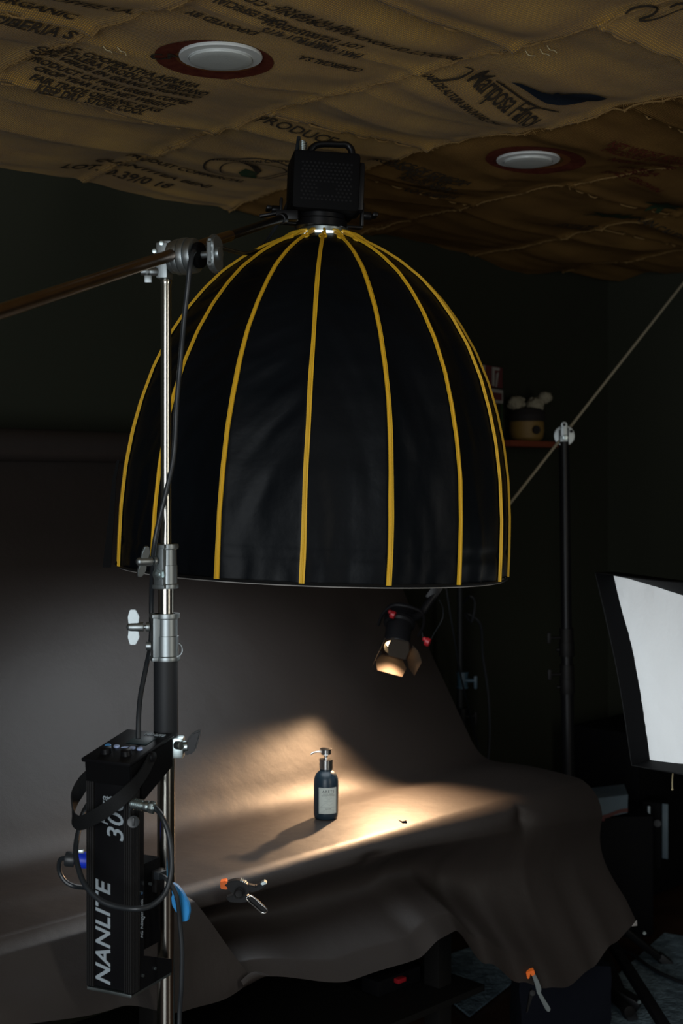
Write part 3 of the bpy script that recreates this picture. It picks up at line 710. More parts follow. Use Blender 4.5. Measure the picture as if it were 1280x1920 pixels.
# hand strap
s_pts = [CM @ V(p) for p in ((.104, .03, .40), (.116, .012, .385), (.124, -.006, .355), (.116, -.022, .325), (.096, -.030, .318), (.070, -.034, .328), (.040, -.034, .345), (.010, -.026, .368), (-.008, -.004, .392), (-.008, .03, .412), (-.006, .055, .432))]
sp_ = smooth_pts(s_pts); wd = []; nn = []
for i in range(len(sp_)):
    d = (sp_[min(i + 1, len(sp_) - 1)] - sp_[max(i - 1, 0)]).normalized(); n_ = d.cross(V((0, 0, 1))).normalized(); sdv = n_.cross(d)
    wd.append(sdv * .0125); nn.append(n_)
mb = MB(); mb.ribbon(sp_, wd, nn, .003); st_ = mb.build('hand_strap', MT['web'], box)
MB().cyl(CM @ V((-.004, .055, .434)), CM @ V((-.012, .055, .434)), .009, n=20, bev=.002).build('strap_button', MT['black'], st_)
# connector and cable loop of the box
c0 = P(246,1506, 2.3323); c1_ = P(291,1515, 2.318)
mb = MB(); d = (c1_ - c0); mb.cyl(c0, c1_, .0078, n=20)
for k in range(6): mb.cyl(c0 + d * (.06 + k * .075), c0 + d * (.10 + k * .075), .0100, n=20)
mb.cyl(c0 + d * .58, c0 + d * .74, .0098, n=20, bev=.001); mb.cyl(c0 + d * .78, c0 + d * .97, .0115, n=8, bev=.001)
loop = thing('loop_cable', c0, 'thick black cable looping round the control box from a silver connector', 'cable')
mb.build('silver_connector', MT['galv'], loop)
lp = [c1_, P(303,1530, 2.299), P(315,1560, 2.2895), P(321,1600, 2.28), P(320,1640, 2.2705), P(309,1675, 2.261), P(285,1697, 2.2515), P(255,1704, 2.242), P(215,1699, 2.2515), P(185,1686, 2.261), P(158,1657, 2.28), P(145,1620, 2.3085), P(142,1590, 2.337), P(148,1555, 2.375), P(158,1520, 2.4225), P(185,1480, 2.451)]
MB().tube(lp, .0048, n=12).build('cable_sleeve', MT['cable'], loop)
mb = MB(); mb.cyl(P(250,1541, 2.3085), P(250,1541, 2.3227), .0105, n=24, bev=.001); mb.tube([P(249,1541, 2.318), P(243,1530, 2.318), P(243,1515, 2.3275)], .0018, n=6); mb.box(P(250,1541, 2.3066), (.004, .003, .014), .001); mb.build('dust_cap', MT['cable'], loop)
# mains lead with blue plug
ml = thing('mains_lead', P(140,1610, 2.375), 'black lead with a grey and blue round plug behind the control box', 'cable')
MB().cyl(P(122,1610, 2.394), P(142,1612, 2.394), .0135, n=24, bev=.004).build('grey_plug', MT['cable'], ml)
MB().cyl(P(147,1612, 2.394), P(168,1613, 2.394), .0145, n=24, bev=.002).build('blue_collar', MT['plugblue'], ml, label='bright blue plug collar')
MB().box(P(152,1596, 2.3893), (.010, .008, .006), .001).build('latch', MT['galv'], ml)
MB().tube([P(124,1609, 2.394), P(113,1612, 2.4035), P(111,1632, 2.413), P(122,1652, 2.413), P(140,1662, 2.413), P(165,1665, 2.432)], .0042, n=10).build('lead', MT['cable'], ml)
# blue cable clip
clip = thing('cable_clip', P(338,1690, 2.394), 'bright blue plastic clip holding a thin black cable beside the chrome stand', 'clip')
fx = frame(P(338,1692, 2.375), V((.9, -.3, 0)).normalized(), V((0, 0, 1)), V((-.3, -.9, 0)).normalized())
def pxp(l, s=2.375): return [((x - 338) / F * s, -(y - 1692) / F * s) for x, y in l]
mb = MB(); mb.prism(pxp([(322, 1656), (332, 1660), (344, 1672), (356, 1692), (358, 1706), (354, 1724), (342, 1727), (336, 1716), (340, 1700), (334, 1690), (326, 1686), (322, 1672)]), .010, fx, .0012); mb.build('upper_jaw', MT['clipblue'], clip)
mb = MB(); mb.prism(pxp([(322, 1676), (318, 1686), (320, 1700), (328, 1712), (336, 1718), (334, 1704), (326, 1694), (326, 1680)]), .009, fx @ M4.Translation((0, 0, -.006)), .001); mb.build('lower_jaw', MT['clipblue'], clip)
mb = MB(); mb.cyl(P(330,1684, 2.3607), P(330,1684, 2.375), .0035, n=12); mb.build('pivot', MT['black'], clip)
mb = MB(); mb.tube([P(296,1640, 2.375), P(308,1645, 2.356), P(318,1655, 2.3512), P(327,1670, 2.3512), P(333,1690, 2.3512), P(337,1730, 2.356), P(341,1780, 2.356), P(340,1850, 2.356), P(336,1950, 2.356), P(345,2300, 2.3)], .0042, n=10)
mb.box(P(300,1640, 2.375), (.022, .014, .014), .003, M4.Rotation(R(60), 3, 'Z')); tag(mb.build('power_cable', MT['cable']), 'thin black power cable dropping through the blue clip past the frame bottom', 'cable')

# ================================================================== BACKDROP
RZ = 1.647
bs = thing('backdrop_stand', Q(3.54, -2.99, 0), 'slim black stand with collars holding the backdrop crossbar, right of the paper', 'backdrop stand')
BSx = P(862, 1100, 4.62)
bsp = lambda z, dx=0: V((BSx.x + dx, BSx.y, z))
zz = lambda py: EYE - (py - HOR) / F * 4.62
mb = MB(); mb.cyl(bsp(0.05), bsp(zz(1350)), .0150, n=24); mb.build('lower_tube', MT['rubber'], bs)
mb = MB(); mb.cyl(bsp(zz(1350)), bsp(zz(1275)), .0115, n=24); mb.cyl(bsp(zz(1275)), bsp(RZ + .02), .0095, n=24); mb.build('upper_tube', MT['rubber'], bs)
for py in (1275, 1342):
    mb = MB(); z = zz(py); mb.cyl(bsp(z - .024, .008), bsp(z + .024, .008), .019, n=24, bev=.002); mb.cyl(bsp(z - .028, .008), bsp(z - .022, .008), .0215, n=24); mb.cyl(bsp(z + .022, .008), bsp(z + .028, .008), .0215, n=24)
    mb.cyl(bsp(z, .015) + V((0, -.01, 0)), bsp(z, .05) + V((0, -.015, 0)), .007, n=12); mb.box(bsp(z - .006, .052) + V((0, -.015, 0)), (.012, .012, .045), .004); mb.build('clamp_collar', MT['bluegrey'] if py < 1300 else MT['rib'], bs)
for k in range(3):
    a = R(75 + 120 * k); d = V((math.cos(a), math.sin(a), 0)); mb = MB()
    mb.cyl(V((BSx.x, BSx.y, .30)), V((BSx.x, BSx.y, .02)) + d * .26, .009, n=12); mb.build('leg', MT['rubber'], bs)
mb = MB(); mb.cyl(Q(.2, -2.99, RZ), Q(3.62, -2.99, RZ), .014, n=20); mb.build('crossbar', MT['black'], bs)

# paper: profile runs from the roll down a long slope on to the table, over the front edge and down
S_R = 3.07
hemS = [(.2, .60), (1.0, .585), (1.4, .555), (1.66, .62), (1.80, .535), (2.05, .478), (2.25, .476), (2.33, .500), (2.40, .498), (2.5, .40), (2.6, .335), (2.68, .305), (2.75, .293), (2.85, .315), (2.95, .355), (3.07, .385)]
def hem(s):
    if s <= hemS[0][0]: return hemS[0][1]
    for (a, b_), (c, d) in zip(hemS, hemS[1:]):
        if s <= c: k = (s - a) / (c - a); k = k * k * (3 - 2 * k); return b_ + (d - b_) * k
    return hemS[-1][1]
def sheet(s, v, bulge=1):
    """v 0..1 from the roll to the hem; returns t, z"""
    # control stations in v
    ft = -2.107
    if v < .42:                                      # sloping fall
        k = v / .42; t = -3.035 + (.50) * k; z = RZ + .0 - (RZ - .80) * k
        t += .0 ; b_ = .018 * math.sin(PI * k); t -= b_
    elif v < .56:                                    # sweep curve (hermite)
        k = (v - .42) / .14; p0 = (-2.535, .80); m0 = (.50 / .42 * .14, -(.847) / .42 * .14); p1 = (-2.36, TZ + .008); m1 = (.20, -.01)
        h00 = 2 * k ** 3 - 3 * k * k + 1; h10 = k ** 3 - 2 * k * k + k; h01 = -2 * k ** 3 + 3 * k * k; h11 = k ** 3 - k * k
        t = h00 * p0[0] + h10 * m0[0] + h01 * p1[0] + h11 * m1[0]; z = h00 * p0[1] + h10 * m0[1] + h01 * p1[1] + h11 * m1[1]
    elif v < .70:
        k = (v - .56) / .14; t = -2.36 + k * (.215); z = TZ + .008
    else:
        rr = .042 + .060 * max(0, (s - 2.3)) ; k = (v - .70) / .30
        zt = TZ + .008; hz = hem(s); t0 = -2.145
        q = min(k / .30, 1) * PI / 2
        t = t0 + rr * math.sin(q); z = zt - rr * (1 - math.cos(q))
        if k > .30:
            kk = (k - .30) / .70; z -= (zt - rr - hz) * kk
            fl = .045 + .03 * max(0, s - 2.35) + .02 * math.exp(-((s - 2.33) / .25) ** 2)
            fl *= min(1, max(0, (s - 1.62) / .4)) ; t -= .03 * kk * max(0, 1 - (s - 1.62) / .4)
            t += -.088 * math.sin(PI * min(kk * 1.25, 1)) ** 1.2 * (1 if s < 2.5 else max(.25, 1 - (s - 2.5) * 3)) + (fl + .03) * kk ** 1.9
    return t, z
def paper(s, v):
    t, z = sheet(s, v)
    w1 = NZ.noise(V((s * 1.6, v * 3, 3))); w2 = NZ.noise(V((s * 5, v * 9, 6)))
    if v < .42: t += (.012 * w1 + .004 * w2) * math.sin(PI * v / .42)
    if .40 < v < .72:
        z += max(0, .0065 * w2 + .009 * w1) * math.sin(PI * (v - .40) / .32)
        # ridge wave along the left of the table
        z += .010 * math.exp(-((v - .60) / .03) ** 2) * math.exp(-((s - 1.45) / .3) ** 2)
        z += .014 * math.exp(-((s - 3.0) / .10) ** 2) * math.exp(-((v - .60) / .09) ** 2)
    if v > .70:
        k = (v - .70) / .30
        t += k * (.016 * NZ.noise(V((s * 3.2, k * 1.5, 8))) + .006 * NZ.noise(V((s * 9, k * 4, 2))))
        # pinched dent near the right front corner
        wn = .008 + .16 * max(0, k - .10); t -= .024 * math.exp(-(abs(s - 2.745) / wn) ** 1.3) * math.exp(-((k - .24) / .09) ** 2); t -= .014 * math.exp(-(abs(s - 2.20) / .03) ** 1.5 - ((k - .30) / .05) ** 2)
        t += .02 * math.exp(-((s - 3.0) / .22) ** 2) * k ** 1.5
        # deep fold towards the hem clamp
        t += .045 * math.exp(-((s - 2.74) / .16) ** 2) * max(0, k - .5) - .03 * math.exp(-((s - 2.42) / .07) ** 2) * max(0, k - .6) * 1.5
    ds = 0
    if s > 2.9: ds = (s - 2.9) / .17 * (-.02 * math.exp(-((v - .80) / .10) ** 2) + .0 * v)
    if v > .70 and s > 2.8: ds += (s - 2.8) / .27 * -.02 * ((v - .70) / .30) ** 2
    return Q(s + ds, t, z)
pap = thing('backdrop_paper', Q(2, -2.5, TZ), 'wide dark grey-brown paper backdrop rolling down over the table and off its front edge', 'backdrop')
mb = MB(); mb.cyl(Q(.3, -3.0, RZ), Q(3.12, -3.0, RZ), .042, n=40); mb.build('paper_roll', MT['paper'], pap)
mb = MB()
S1 = 1.655
mb.grid(lambda u, v: paper(.3 + (S_R - .3) * u, v * .72), 300, 150)
mb.grid(lambda u, v: paper(S1 + (S_R - S1) * u, .72 + .28 * v), 170, 90)
FH = [(.3, .63), (1.2, .613), (1.44, .586), (1.60, .534), (1.70, .527), (1.80, .545)]
def leftflap(u, v):                                   # hanging piece left of the tear, with its slanting torn edge
    smax = S1 + .125 * v ** .95
    s = .3 + (smax - .3) * u; k = v
    for (a, b_), (c, d) in zip(FH, FH[1:]):
        if s <= c: q = (s - a) / (c - a); q = q * q * (3 - 2 * q); hz = b_ + (d - b_) * q; break
    p0 = paper(min(s, S1), .72 + .28 * min(k, .12)); t0 = (p0.x - p0.y) * RT
    w_ = min(k / .12, 1)
    t = -2.098 + .072 * k + .006 * math.sin(s * 9 + k * 2) * k + .010 * NZ.noise(V((s * 4, k * 2, 3))) * k + .010 * math.exp(-((u - 1) / .07) ** 2) * math.sin(k * PI)
    z = p0.z if k <= .12 else p0.z - (p0.z - hz) * (k - .12) / .88
    t = t0 * (1 - w_) + t * w_ if k < .12 else t
    return Q(s, t, z)
mb.grid(leftflap, 130, 60)
bmesh.ops.remove_doubles(mb.bm, verts=mb.bm.verts[:], dist=.0004)
mb.build('hanging_sheet', MT['paper'], pap, smooth=70)
# curled torn corner, small tape flag at the right corner
mb = MB(); c = leftflap(1, 1)
mb.grid(lambda u, v: c + N * (.006 + .008 * math.sin(v * 3)) + U * (-.04 + .07 * u) + V((0, 0, -.004 + .022 * v * math.sin(PI * min(1, .25 + u * .75)) + .010 * u)), 12, 8, th=.0006); mb.build('curled_corner', MT['paper'], pap)
cr = paper(S_R, 1.0)
mb = MB(); mb.prism([(-.024, -.004), (-.002, .007), (.0, -.008)], .0012, frame(cr, U, ez, N)); mb.build('tape_corner', MT['tape'], pap, label='pale taped corner')
# scuffs of the sheet
mb = MB(); p = P(755, 1551, 3.13); mb.prism([(-.012, .006), (-.002, .002), (.008, .004), (.010, -.003), (-.001, -.003)], .001, frame(p + V((0, 0, .012)), V((1, 0, 0)), V((0, .5, .86)), V((0, -.86, .5)))); mb.build('torn_nick', MT['case'], pap)

# table under the paper
tb = thing('work_table', Q(2.1, -2.4, 0), 'black framed work table hidden beneath the backdrop paper', 'table')
def rbox(mb, s0, s1, t0, t1, z0, z1, bev=.002): mb.box(Q((s0 + s1) / 2, (t0 + t1) / 2, (z0 + z1) / 2), (s1 - s0, t1 - t0, z1 - z0), bev, M4.Rotation(R(45), 3, 'Z') if True else None); return mb
rbox(MB(), .5, 3.02, -2.78, -2.215, TZ - .028, TZ - .003).build('tabletop', MT['tablewood'], tb)
for s_, t_ in ((1.70, -2.25), (2.60, -2.25), (2.65, -2.72), (1.70, -2.72), (.62, -2.25), (.62, -2.72)): rbox(MB(), s_ - .025, s_ + .025, t_ - .025, t_ + .025, 0, TZ - .03).build('leg', MT['tablewood'], tb)
rbox(MB(), .6, 2.68, -2.70, -2.16, .245, .262).build('lower_shelf', MT['tablewood'], tb)
mb = MB(); rbox(mb, 1.7, 2.64, -2.69, -2.665, .60, .64); mb.build('rear_rail', MT['tablewood'], tb)
mb = MB(); rbox(mb, 1.72, 1.735, -2.40, -2.2, .28, .66); 

# ------------------------------------------------------------------ pump bottle
BX = P(611, 1530, 3.25); bc = V((BX.x, 3.25, 0))
def surf_z(x, y):
    s = (x + y) * RT; t = (x - y) * RT; best = None
    for k in range(400):
        v = .45 + .28 * k / 400; p = paper(s, v); tt = (p.x - p.y) * RT
        if best is None or abs(tt - t) < best[0]: best = (abs(tt - t), p.z)
    return best[1]
bz = max(surf_z(bc.x + .02 * math.cos(a), bc.y + .02 * math.sin(a)) for a in (0, 1.57, 3.14, 4.7)) + .0005
bc.z = bz; k = 3.25 / F                                # metres per pixel
bot = thing('pump_bottle', bc, 'dark blue pump bottle with a pale printed label standing in the warm light', 'bottle')
MB().lathe([(.0001, .0), (.0245, 0), (.0275, .0015), (.0292, .006), (.0300, .012), (.0300, .084), (.0292, .094), (.0270, .102), (.0235, .1085), (.0190, .1125), (.0155, .1150), (.0150, .122), (.0001, .122)], M4.Translation(bc), n=64, cap=False).build('bottle_body', MT['bottle'], bot)
MB().lathe([(.0001, .119), (.0150, .119), (.0163, .120), (.0163, .1405), (.0168, .141), (.0168, .1425), (.006, .1435), (.0001, .1435)], M4.Translation(bc), n=48, cap=False).build('pump_collar', MT['pump'], bot)
MB().lathe([(.0001, .143), (.0042, .143), (.0042, .158), (.0001, .158)], M4.Translation(bc), n=32, cap=False).build('pump_stem', MT['pump'], bot)
MB().lathe([(.0001, .1545), (.0115, .1545), (.0122, .1555), (.0122, .1655), (.0150, .1668), (.0152, .1682), (.010, .1695), (.0001, .1705)], M4.Translation(bc), n=40, cap=False).build('pump_head', MT['pump'], bot)
MB().tube([bc + V(p) for p in ((-.008, -.004, .1620), (-.020, -.008, .1622), (-.031, -.012, .1605), (-.037, -.014, .1565))], .0023, n=12).build('spout', MT['pump'], bot)
fa = math.atan2(-1, .18)                               # the label faces the camera, turned slightly right
def lab(u, z, r=.0304): a = fa + u / .0300; return V((r * math.cos(a), r * math.sin(a), z))
L0, L1, z0_, z1_ = -.0235, .0235, .0160, .0790
mb = MB(); mb.grid(lambda u, v: bc + lab(L0 + (L1 - L0) * u, z0_ + (z1_ - z0_) * v), 24, 1); lb = mb.build('front_label', MT['label'], bot, smooth=60)
def ltext(txt, size, z, u=0, m='labelink', **kw):
    b = text_bm(txt, size, ext=.0, **kw); sdiv(b, .003)
    for v in b.verts: v.co = bc + lab(v.co.x + u, z + v.co.y, .0306)
    mb = MB(); mb._merge(b); return mb.build('label_print', MT[m], lb)
ltext('ARETE', .0088, .0700, .001, bold=.00012, spacing=1.25)
ltext('FACE AND', .0045, .0638, .001, spacing=1.2); ltext('CONDITIONER', .0045, .0602, .001, spacing=1.1)
ltext('FOR ALL', .0042, .0545, .001, 'labelfaint', spacing=1.1); ltext('HAIR', .0038, .0505, .001, 'labelfaint'); ltext('WILD OAT', .0042, .0462, .001, 'labelfaint')
ltext('NATURAL', .0034, .0280, .001); ltext('500 ML 16.9 FL OZ', .0032, .0245, .001, 'labelfaint'); ltext('MADE IN SMALL LOTS', .0032, .0212, .001, 'labelfaint')
b = bmesh.new()
mb = MB()
def lline(u0, z0, u1, z1, w_=.00035):
    n = 8; pts = [(u0 + (u1 - u0) * i / n, z0 + (z1 - z0) * i / n) for i in range(n + 1)]
    for (a, b2), (c_, d_) in zip(pts, pts[1:]):
        if abs(c_ - a) > abs(d_ - b2): q = [lab(a, b2 - w_, .0306), lab(c_, d_ - w_, .0306), lab(c_, d_ + w_, .0306), lab(a, b2 + w_, .0306)]
        else: q = [lab(a - w_, b2, .0306), lab(c_ - w_, d_, .0306), lab(c_ + w_, d_, .0306), lab(a + w_, b2, .0306)]
        mb.bm.faces.new([mb.bm.verts.new(bc + p) for p in q])
i_ = .002
for a in ((L0 + i_, z0_ + i_, L1 - i_, z0_ + i_), (L0 + i_, z1_ - i_, L1 - i_, z1_ - i_), (L0 + i_, z0_ + i_, L0 + i_, z1_ - i_), (L1 - i_, z0_ + i_, L1 - i_, z1_ - i_), (L0 + i_, .0315, L1 - i_, .0315), (-.018, .033, -.006, .043), (-.006, .043, .003, .037), (.003, .037, .012, .041)): lline(*a)
mb.build('label_rule', MT['labelfaint'], lb)

# ------------------------------------------------------------------ spring clamps
def spring_clamp(px, d, pts, label):
    """pts: pixel outlines of the pieces at depth d"""
    c = P(*px, d); t = thing('spring_clamp', c, label, 'clamp', 'black spring clamps with orange tips on the paper')
    def fl(poly, th, name, m, dy=0, bev=.0012, par=None):
        pl = [((x - px[0]) / F * d, -(y - px[1]) / F * d) for x, y in poly]
        mb = MB(); mb.prism(pl, th, frame(c + V((0, dy, 0)), V((1, 0, 0)), V((0, 0, 1)), V((0, -1, 0))), bev); return mb.build(name, MT[m], par or t)
    return t, fl
t, fl = spring_clamp((452, 1676), 2.70, None, 'spring clamp with orange tip gripping the table front edge, handles pointing right')
fl([(413, 1651), (425, 1649), (427, 1655), (423, 1657), (428, 1661), (426, 1666), (414, 1664)], .020, 'jaw_pad', 'orange')
fl([(419, 1656), (432, 1650), (446, 1648), (462, 1654), (470, 1664), (464, 1676), (444, 1678), (430, 1668)], .018, 'upper_jaw', 'black')
fl([(462, 1656), (480, 1660), (492, 1653), (498, 1652), (500, 1658), (486, 1668), (470, 1672)], .016, 'upper_handle', 'black', bev=.002)
fl([(488, 1655), (496, 1650), (501, 1655), (492, 1659)], .0165, 'handle_tip', 'galv', bev=.001)
fl([(436, 1678), (446, 1666), (458, 1668), (462, 1678), (470, 1682), (464, 1690), (448, 1692), (430, 1690), (424, 1682)], .018, 'lower_jaw', 'black', dy=.004)
mb = MB(); q = lambda x, y, d=2.695: P(x, y, d)
mb.tube([q(462, 1686), q(478, 1701), q(491, 1712), q(499, 1711), q(500, 1705), q(486, 1692), q(470, 1679)], .0016, n=8, closed=True, smooth=4)
mb.build('lower_handle_edge', MT['pump'], t)
fl([(462, 1686), (478, 1701), (491, 1711), (498, 1710), (499, 1705), (486, 1692), (470, 1680)], .012, 'lower_handle', 'black', dy=.006)
mb = MB(); mb.cyl(P(448, 1676, 2.68), P(448, 1676, 2.72), .008, n=20, bev=.001); mb.tube([P(448, 1676, 2.678) + V((.0095 * math.cos(a), 0, .0095 * math.sin(a))) for a in [2 * PI * i / 8 for i in range(8)]], .0012, n=6, closed=True); mb.build('pivot_spring', MT['rib'], t)
mb = MB()
for k in range(4): mb.box(P(452 + 3.2 * k, 1649.5 + 1.6 * k, 2.695), (.0018, .018, .003), .0005)
mb.build('grip_ridges', MT['galv'], t)
d_ = 3.27
t, fl = spring_clamp((1006, 1850), d_, None, 'spring clamp with orange tip hanging from the lowest point of the paper hem')
fl([(985, 1821), (1000, 1817), (1002, 1824), (996, 1828), (993, 1823), (991, 1832), (987, 1833)], .022, 'jaw_pad', 'orange')
fl([(996, 1826), (1002, 1824), (1009, 1838), (1014, 1852), (1012, 1864), (1006, 1862), (1003, 1848)], .016, 'front_jaw', 'galv', bev=.0015)
fl([(1007, 1862), (1013, 1860), (1024, 1878), (1032, 1891), (1028, 1897), (1022, 1892)], .014, 'front_handle', 'galv', bev=.002)
fl([(997, 1856), (1002, 1864), (996, 1880), (990, 1900), (987, 1902), (991, 1880), (993, 1866)], .012, 'rear_handle', 'rib', dy=.012)
mb = MB(); mb.cyl(P(998, 1862, d_ - .02), P(998, 1862, d_ + .02), .007, n=20, bev=.001); mb.build('pivot_spring', MT['rib'], t)

# ================================================================== SPOTLIGHT
LP = V((.150, 3.655, 1.098))
LD = V((-.13, -.70, -.70)).normalized()
roll = R(22)
lr0 = LD.cross(V((0, 0, 1))).normalized(); lu0 = lr0.cross(LD)
LR = lr0 * math.cos(roll) + lu0 * math.sin(roll); LU = LR.cross(LD)
spot = thing('spotlight', LP, 'small black fresnel spotlight with open barn doors, glowing warm below the dome', 'spotlight')
LM = frame(LP, LR, LU, -LD)                            # z points back along the lamp
# LR is to the lamp's own right as it looks along LD
mb = MB(); mb.lathe([(.034, -.002), (.040, -.002), (.040, .012), (.036, .016), (.036, .075), (.042, .080), (.042, .125), (.030, .135), (.0001, .135)], n=40, cap=False); mb.lathe([(.034, -.002), (.032, .006), (.030, .010)], n=40, cap=False)
for k in range(5): mb.lathe([(.040, .084 + k * .009), (.045, .085 + k * .009), (.045, .088 + k * .009), (.040, .089 + k * .009)], n=40, cap=False)
mb.build('lamp_body', MT['black'], spot, mx=LM)
MB().lathe([(.0001, .010), (.016, .011), (.031, .016)], n=40, cap=False).build('lens', MT['glow'], spot, mx=LM, label='glowing warm lens')
def barn(side, ang, L, w0, w1, hw=.040):
    ax_, up_ = {'r': (V((1, 0, 0)), V((0, 1, 0))), 'l': (V((-1, 0, 0)), V((0, -1, 0))), 't': (V((0, 1, 0)), V((-1, 0, 0))), 'b': (V((0, -1, 0)), V((1, 0, 0)))}[side]
    o = ax_ * hw + V((0, 0, -.004)); d = V((0, 0, -1)) * math.cos(ang) + ax_ * math.sin(ang)
    mb = MB(); mb.prism([(0, -w0), (L * .45, -w1), (L, -w1 * .8), (L, w1 * .8), (L * .45, w1), (0, w0)], .0015, LM @ frame(o, d, up_, d.cross(up_)))
    mb.cyl(LM @ (o - up_ * w0), LM @ (o + up_ * w0), .0022, n=10)
    return mb.build('barn_door', MT['door'], spot)
barn('t', R(-20), .050, .024, .030); barn('b', R(2), .056, .030, .044); barn('l', R(30), .056, .030, .042); barn('r', R(14), .056, .030, .042)
mb = MB(); mb.tube([LM @ V((.043 * math.cos(a), .043 * math.sin(a), -.002)) for a in [2 * PI * i / 16 for i in range(16)]], .003, n=8, closed=True, smooth=2); mb.build('door_ring', MT['black'], spot)
# yoke with red knobs
mb = MB(); mb.tube([LM @ V(p) for p in ((-.058, 0, .06), (-.058, .05, .065), (-.04, .088, .07), (0, .098, .07), (.04, .088, .07), (.058, .05, .065), (.058, 0, .06))], .0045, n=8); mb.build('yoke', MT['black'], spot)
for c_, r_ in ((P(736, 1152, 3.68), .011), (P(801, 1203, 3.66), .012), (P(810, 1091, 3.74), .009)):
    mb = MB(); mb.cyl(c_ + V((-.006, -.004, .002)), c_ + V((.006, -.008, -.003)), r_, n=20, bev=.003); mb.sphere(c_ + V((-.008, -.004, .007)), r_ * .55); mb.build('red_knob', MT['red'], spot, label='red round knob')
mb = MB(); mb.tube([P(772, 1160, 3.70), P(790, 1150, 3.72), P(800, 1135, 3.73), P(812, 1118, 3.74), P(822, 1105, 3.745)], .012, n=12); mb.box(P(813, 1110, 3.745), (.03, .03, .05), .005, M4.Rotation(R(35), 3, 'Y')); mb.build('mount_spigot', MT['black'], spot)
sl = bpy.data.lights.new('spotlight_bulb', 'SPOT'); sl.energy = 64; sl.color = (1.0, .62, .34); sl.spot_size = R(107); sl.spot_blend = 1; sl.shadow_soft_size = .013
so = bpy.data.objects.new('spotlight_bulb', sl); COL.objects.link(so); so.location = LP + LD * .0 - LD * .004; so.rotation_euler = LD.to_track_quat('-Z', 'Y').to_euler()
so.parent = spot; so.location = (LD * .004); 
mb = MB(); mb.tube([P(823, 1125, 3.76), P(830, 1140, 3.80), P(829, 1160, 3.82), P(815, 1185, 3.80), P(798, 1210, 3.76), P(790, 1180, 3.74)], .002, n=8); tag(mb.build('lamp_cord', MT['cable']), 'thin cord curling beside the small warm spotlight', 'cable')
mb = MB(); mb.tube([P(836, 1100, 3.80), P(842, 1140, 3.85), P(852, 1200, 4.0), P(862, 1260, 4.2), P(876, 1320, 4.4), P(888, 1370, 4.55), P(897, 1405, 4.62), P(905, 1500, 4.6)], .003, n=8); tag(mb.build('hanging_cord', MT['cable']), 'long thin cord slanting down across the backdrop stand from the spotlight', 'cable')
mb = MB(); mb.tube([P(868, 1130, 4.56), P(880, 1118, 4.5), P(890, 1130, 4.5), P(884, 1165, 4.5), P(872, 1150, 4.54), P(900, 1170, 4.55), P(905, 1230, 4.6), P(915, 1300, 4.62), P(918, 1380, 4.62), P(912, 1450, 4.6)], .005, n=8); tag(mb.build('coiled_cable', MT['rubber']), 'thick black cable looped over the slim backdrop stand', 'cable')

# ------------------------------------------------------------------ black stand with thin boom on the right
KY = 4.3; kx = P(1057, 850, KY).x; lean = .0026
def kp(py): return V((P(1057, 850, KY).x + (py - 830) * .00155 * .012 * 1.2, KY, EYE - (py - HOR) / F * KY))
ks = thing('tripod_stand', (kx + .01, KY, 0), 'tall black light stand at the right holding a thin slanting boom', 'light stand')
MB().cyl(kp(1190), kp(828), .0170, n=32).build('upper_tube', MT['black'], ks)
MB().cyl(kp(1260), kp(1190), .0185, n=32).build('middle_tube', MT['black'], ks)
mb = MB(); mb.cyl(kp(1750), kp(1260), .0205, n=32); mb.build('lower_tube', MT['black'], ks)
for y0, y1 in ((1178, 1230), (1246, 1300)):
    mb = MB(); mb.cyl(kp(y1), kp(y0), .0225, n=32, bev=.001); mb.cyl(kp(y1), kp((y0 + y1) / 2), .0245, n=32, bev=.001)
    c_ = kp((y0 * 2 + y1) / 3) ; mb.cyl(c_, c_ + V((-.055, -.01, 0)), .005, n=12); mb.box(c_ + V((-.058, -.01, 0)), (.012, .012, .034), .003); mb.cyl(kp(y1 - 12) + V((-.02, 0, 0)), kp(y1 - 12) + V((-.034, 0, 0)), .006, n=10); mb.build('clamp_collar', MT['rib'], ks)
foot = kp(1700)
base_c = V((kp(1760).x + .02, KY, .0))
fts = [P(1245, 1800, 4.28), P(1180, 1885, 3.84), V((kx + .05, 4.95, 0)), ]
for e in fts:
    e = V((e.x, e.y, .012)); mb = MB(); a = V((base_c.x, base_c.y, .235)); dd = (e - a); L_ = dd.length
    mb.box((a + e) / 2, (L_, .034, .022), .004, dd.to_track_quat('X', 'Z').to_matrix()); lg = mb.build('leg', MT['black'], ks); MB().box(e + V((0, 0, .004)), (.05, .035, .03), .008, dd.to_track_quat('X', 'Z').to_matrix()).build('foot', MT['rubber'], lg)
gk = thing('boom_clamp', kp(818), 'small round silver grip head on top of the black right-hand stand', 'clamp')
c_ = kp(817); mb = MB(); mb.cyl(c_ + V((0, .012, 0)), c_ + V((0, -.010, 0)), .034, n=36, bev=.003); mb.build('clamp_disc', MT['cast'], gk)
mb = MB(); mb.box(c_ + V((-.003, -.018, .018)), (.020, .012, .042), .003); mb.cyl(c_ + V((-.004, -.022, .034)), c_ + V((-.004, -.030, .034)), .010, n=20, bev=.001); mb.build('front_lever', MT['cast'], gk)
mb = MB(); mb.cyl(c_ + V((-.004, -.025, .034)), c_ + V((-.004, -.032, .034)), .0048, n=16); mb.box(c_ + V((-.016, -.0115, -.004)), (.004, .004, .045)); mb.box(c_ + V((.012, -.0115, 0)), (.003, .004, .05)); mb.cyl(c_ + V((.022, -.0105, .014)), c_ + V((.022, -.013, .014)), .005, n=12); mb.build('dark_recess', MT['black'], gk)
mb = MB(); mb.cyl(c_ + V((0, -.012, -.006)), c_ + V((0, -.026, -.006)), .009, n=20, bev=.002); mb.cyl(c_ + V((0, 0, -.03)), c_ + V((0, 0, -.05)), .014, n=20); mb.build('centre_bolt', MT['galv'], gk)
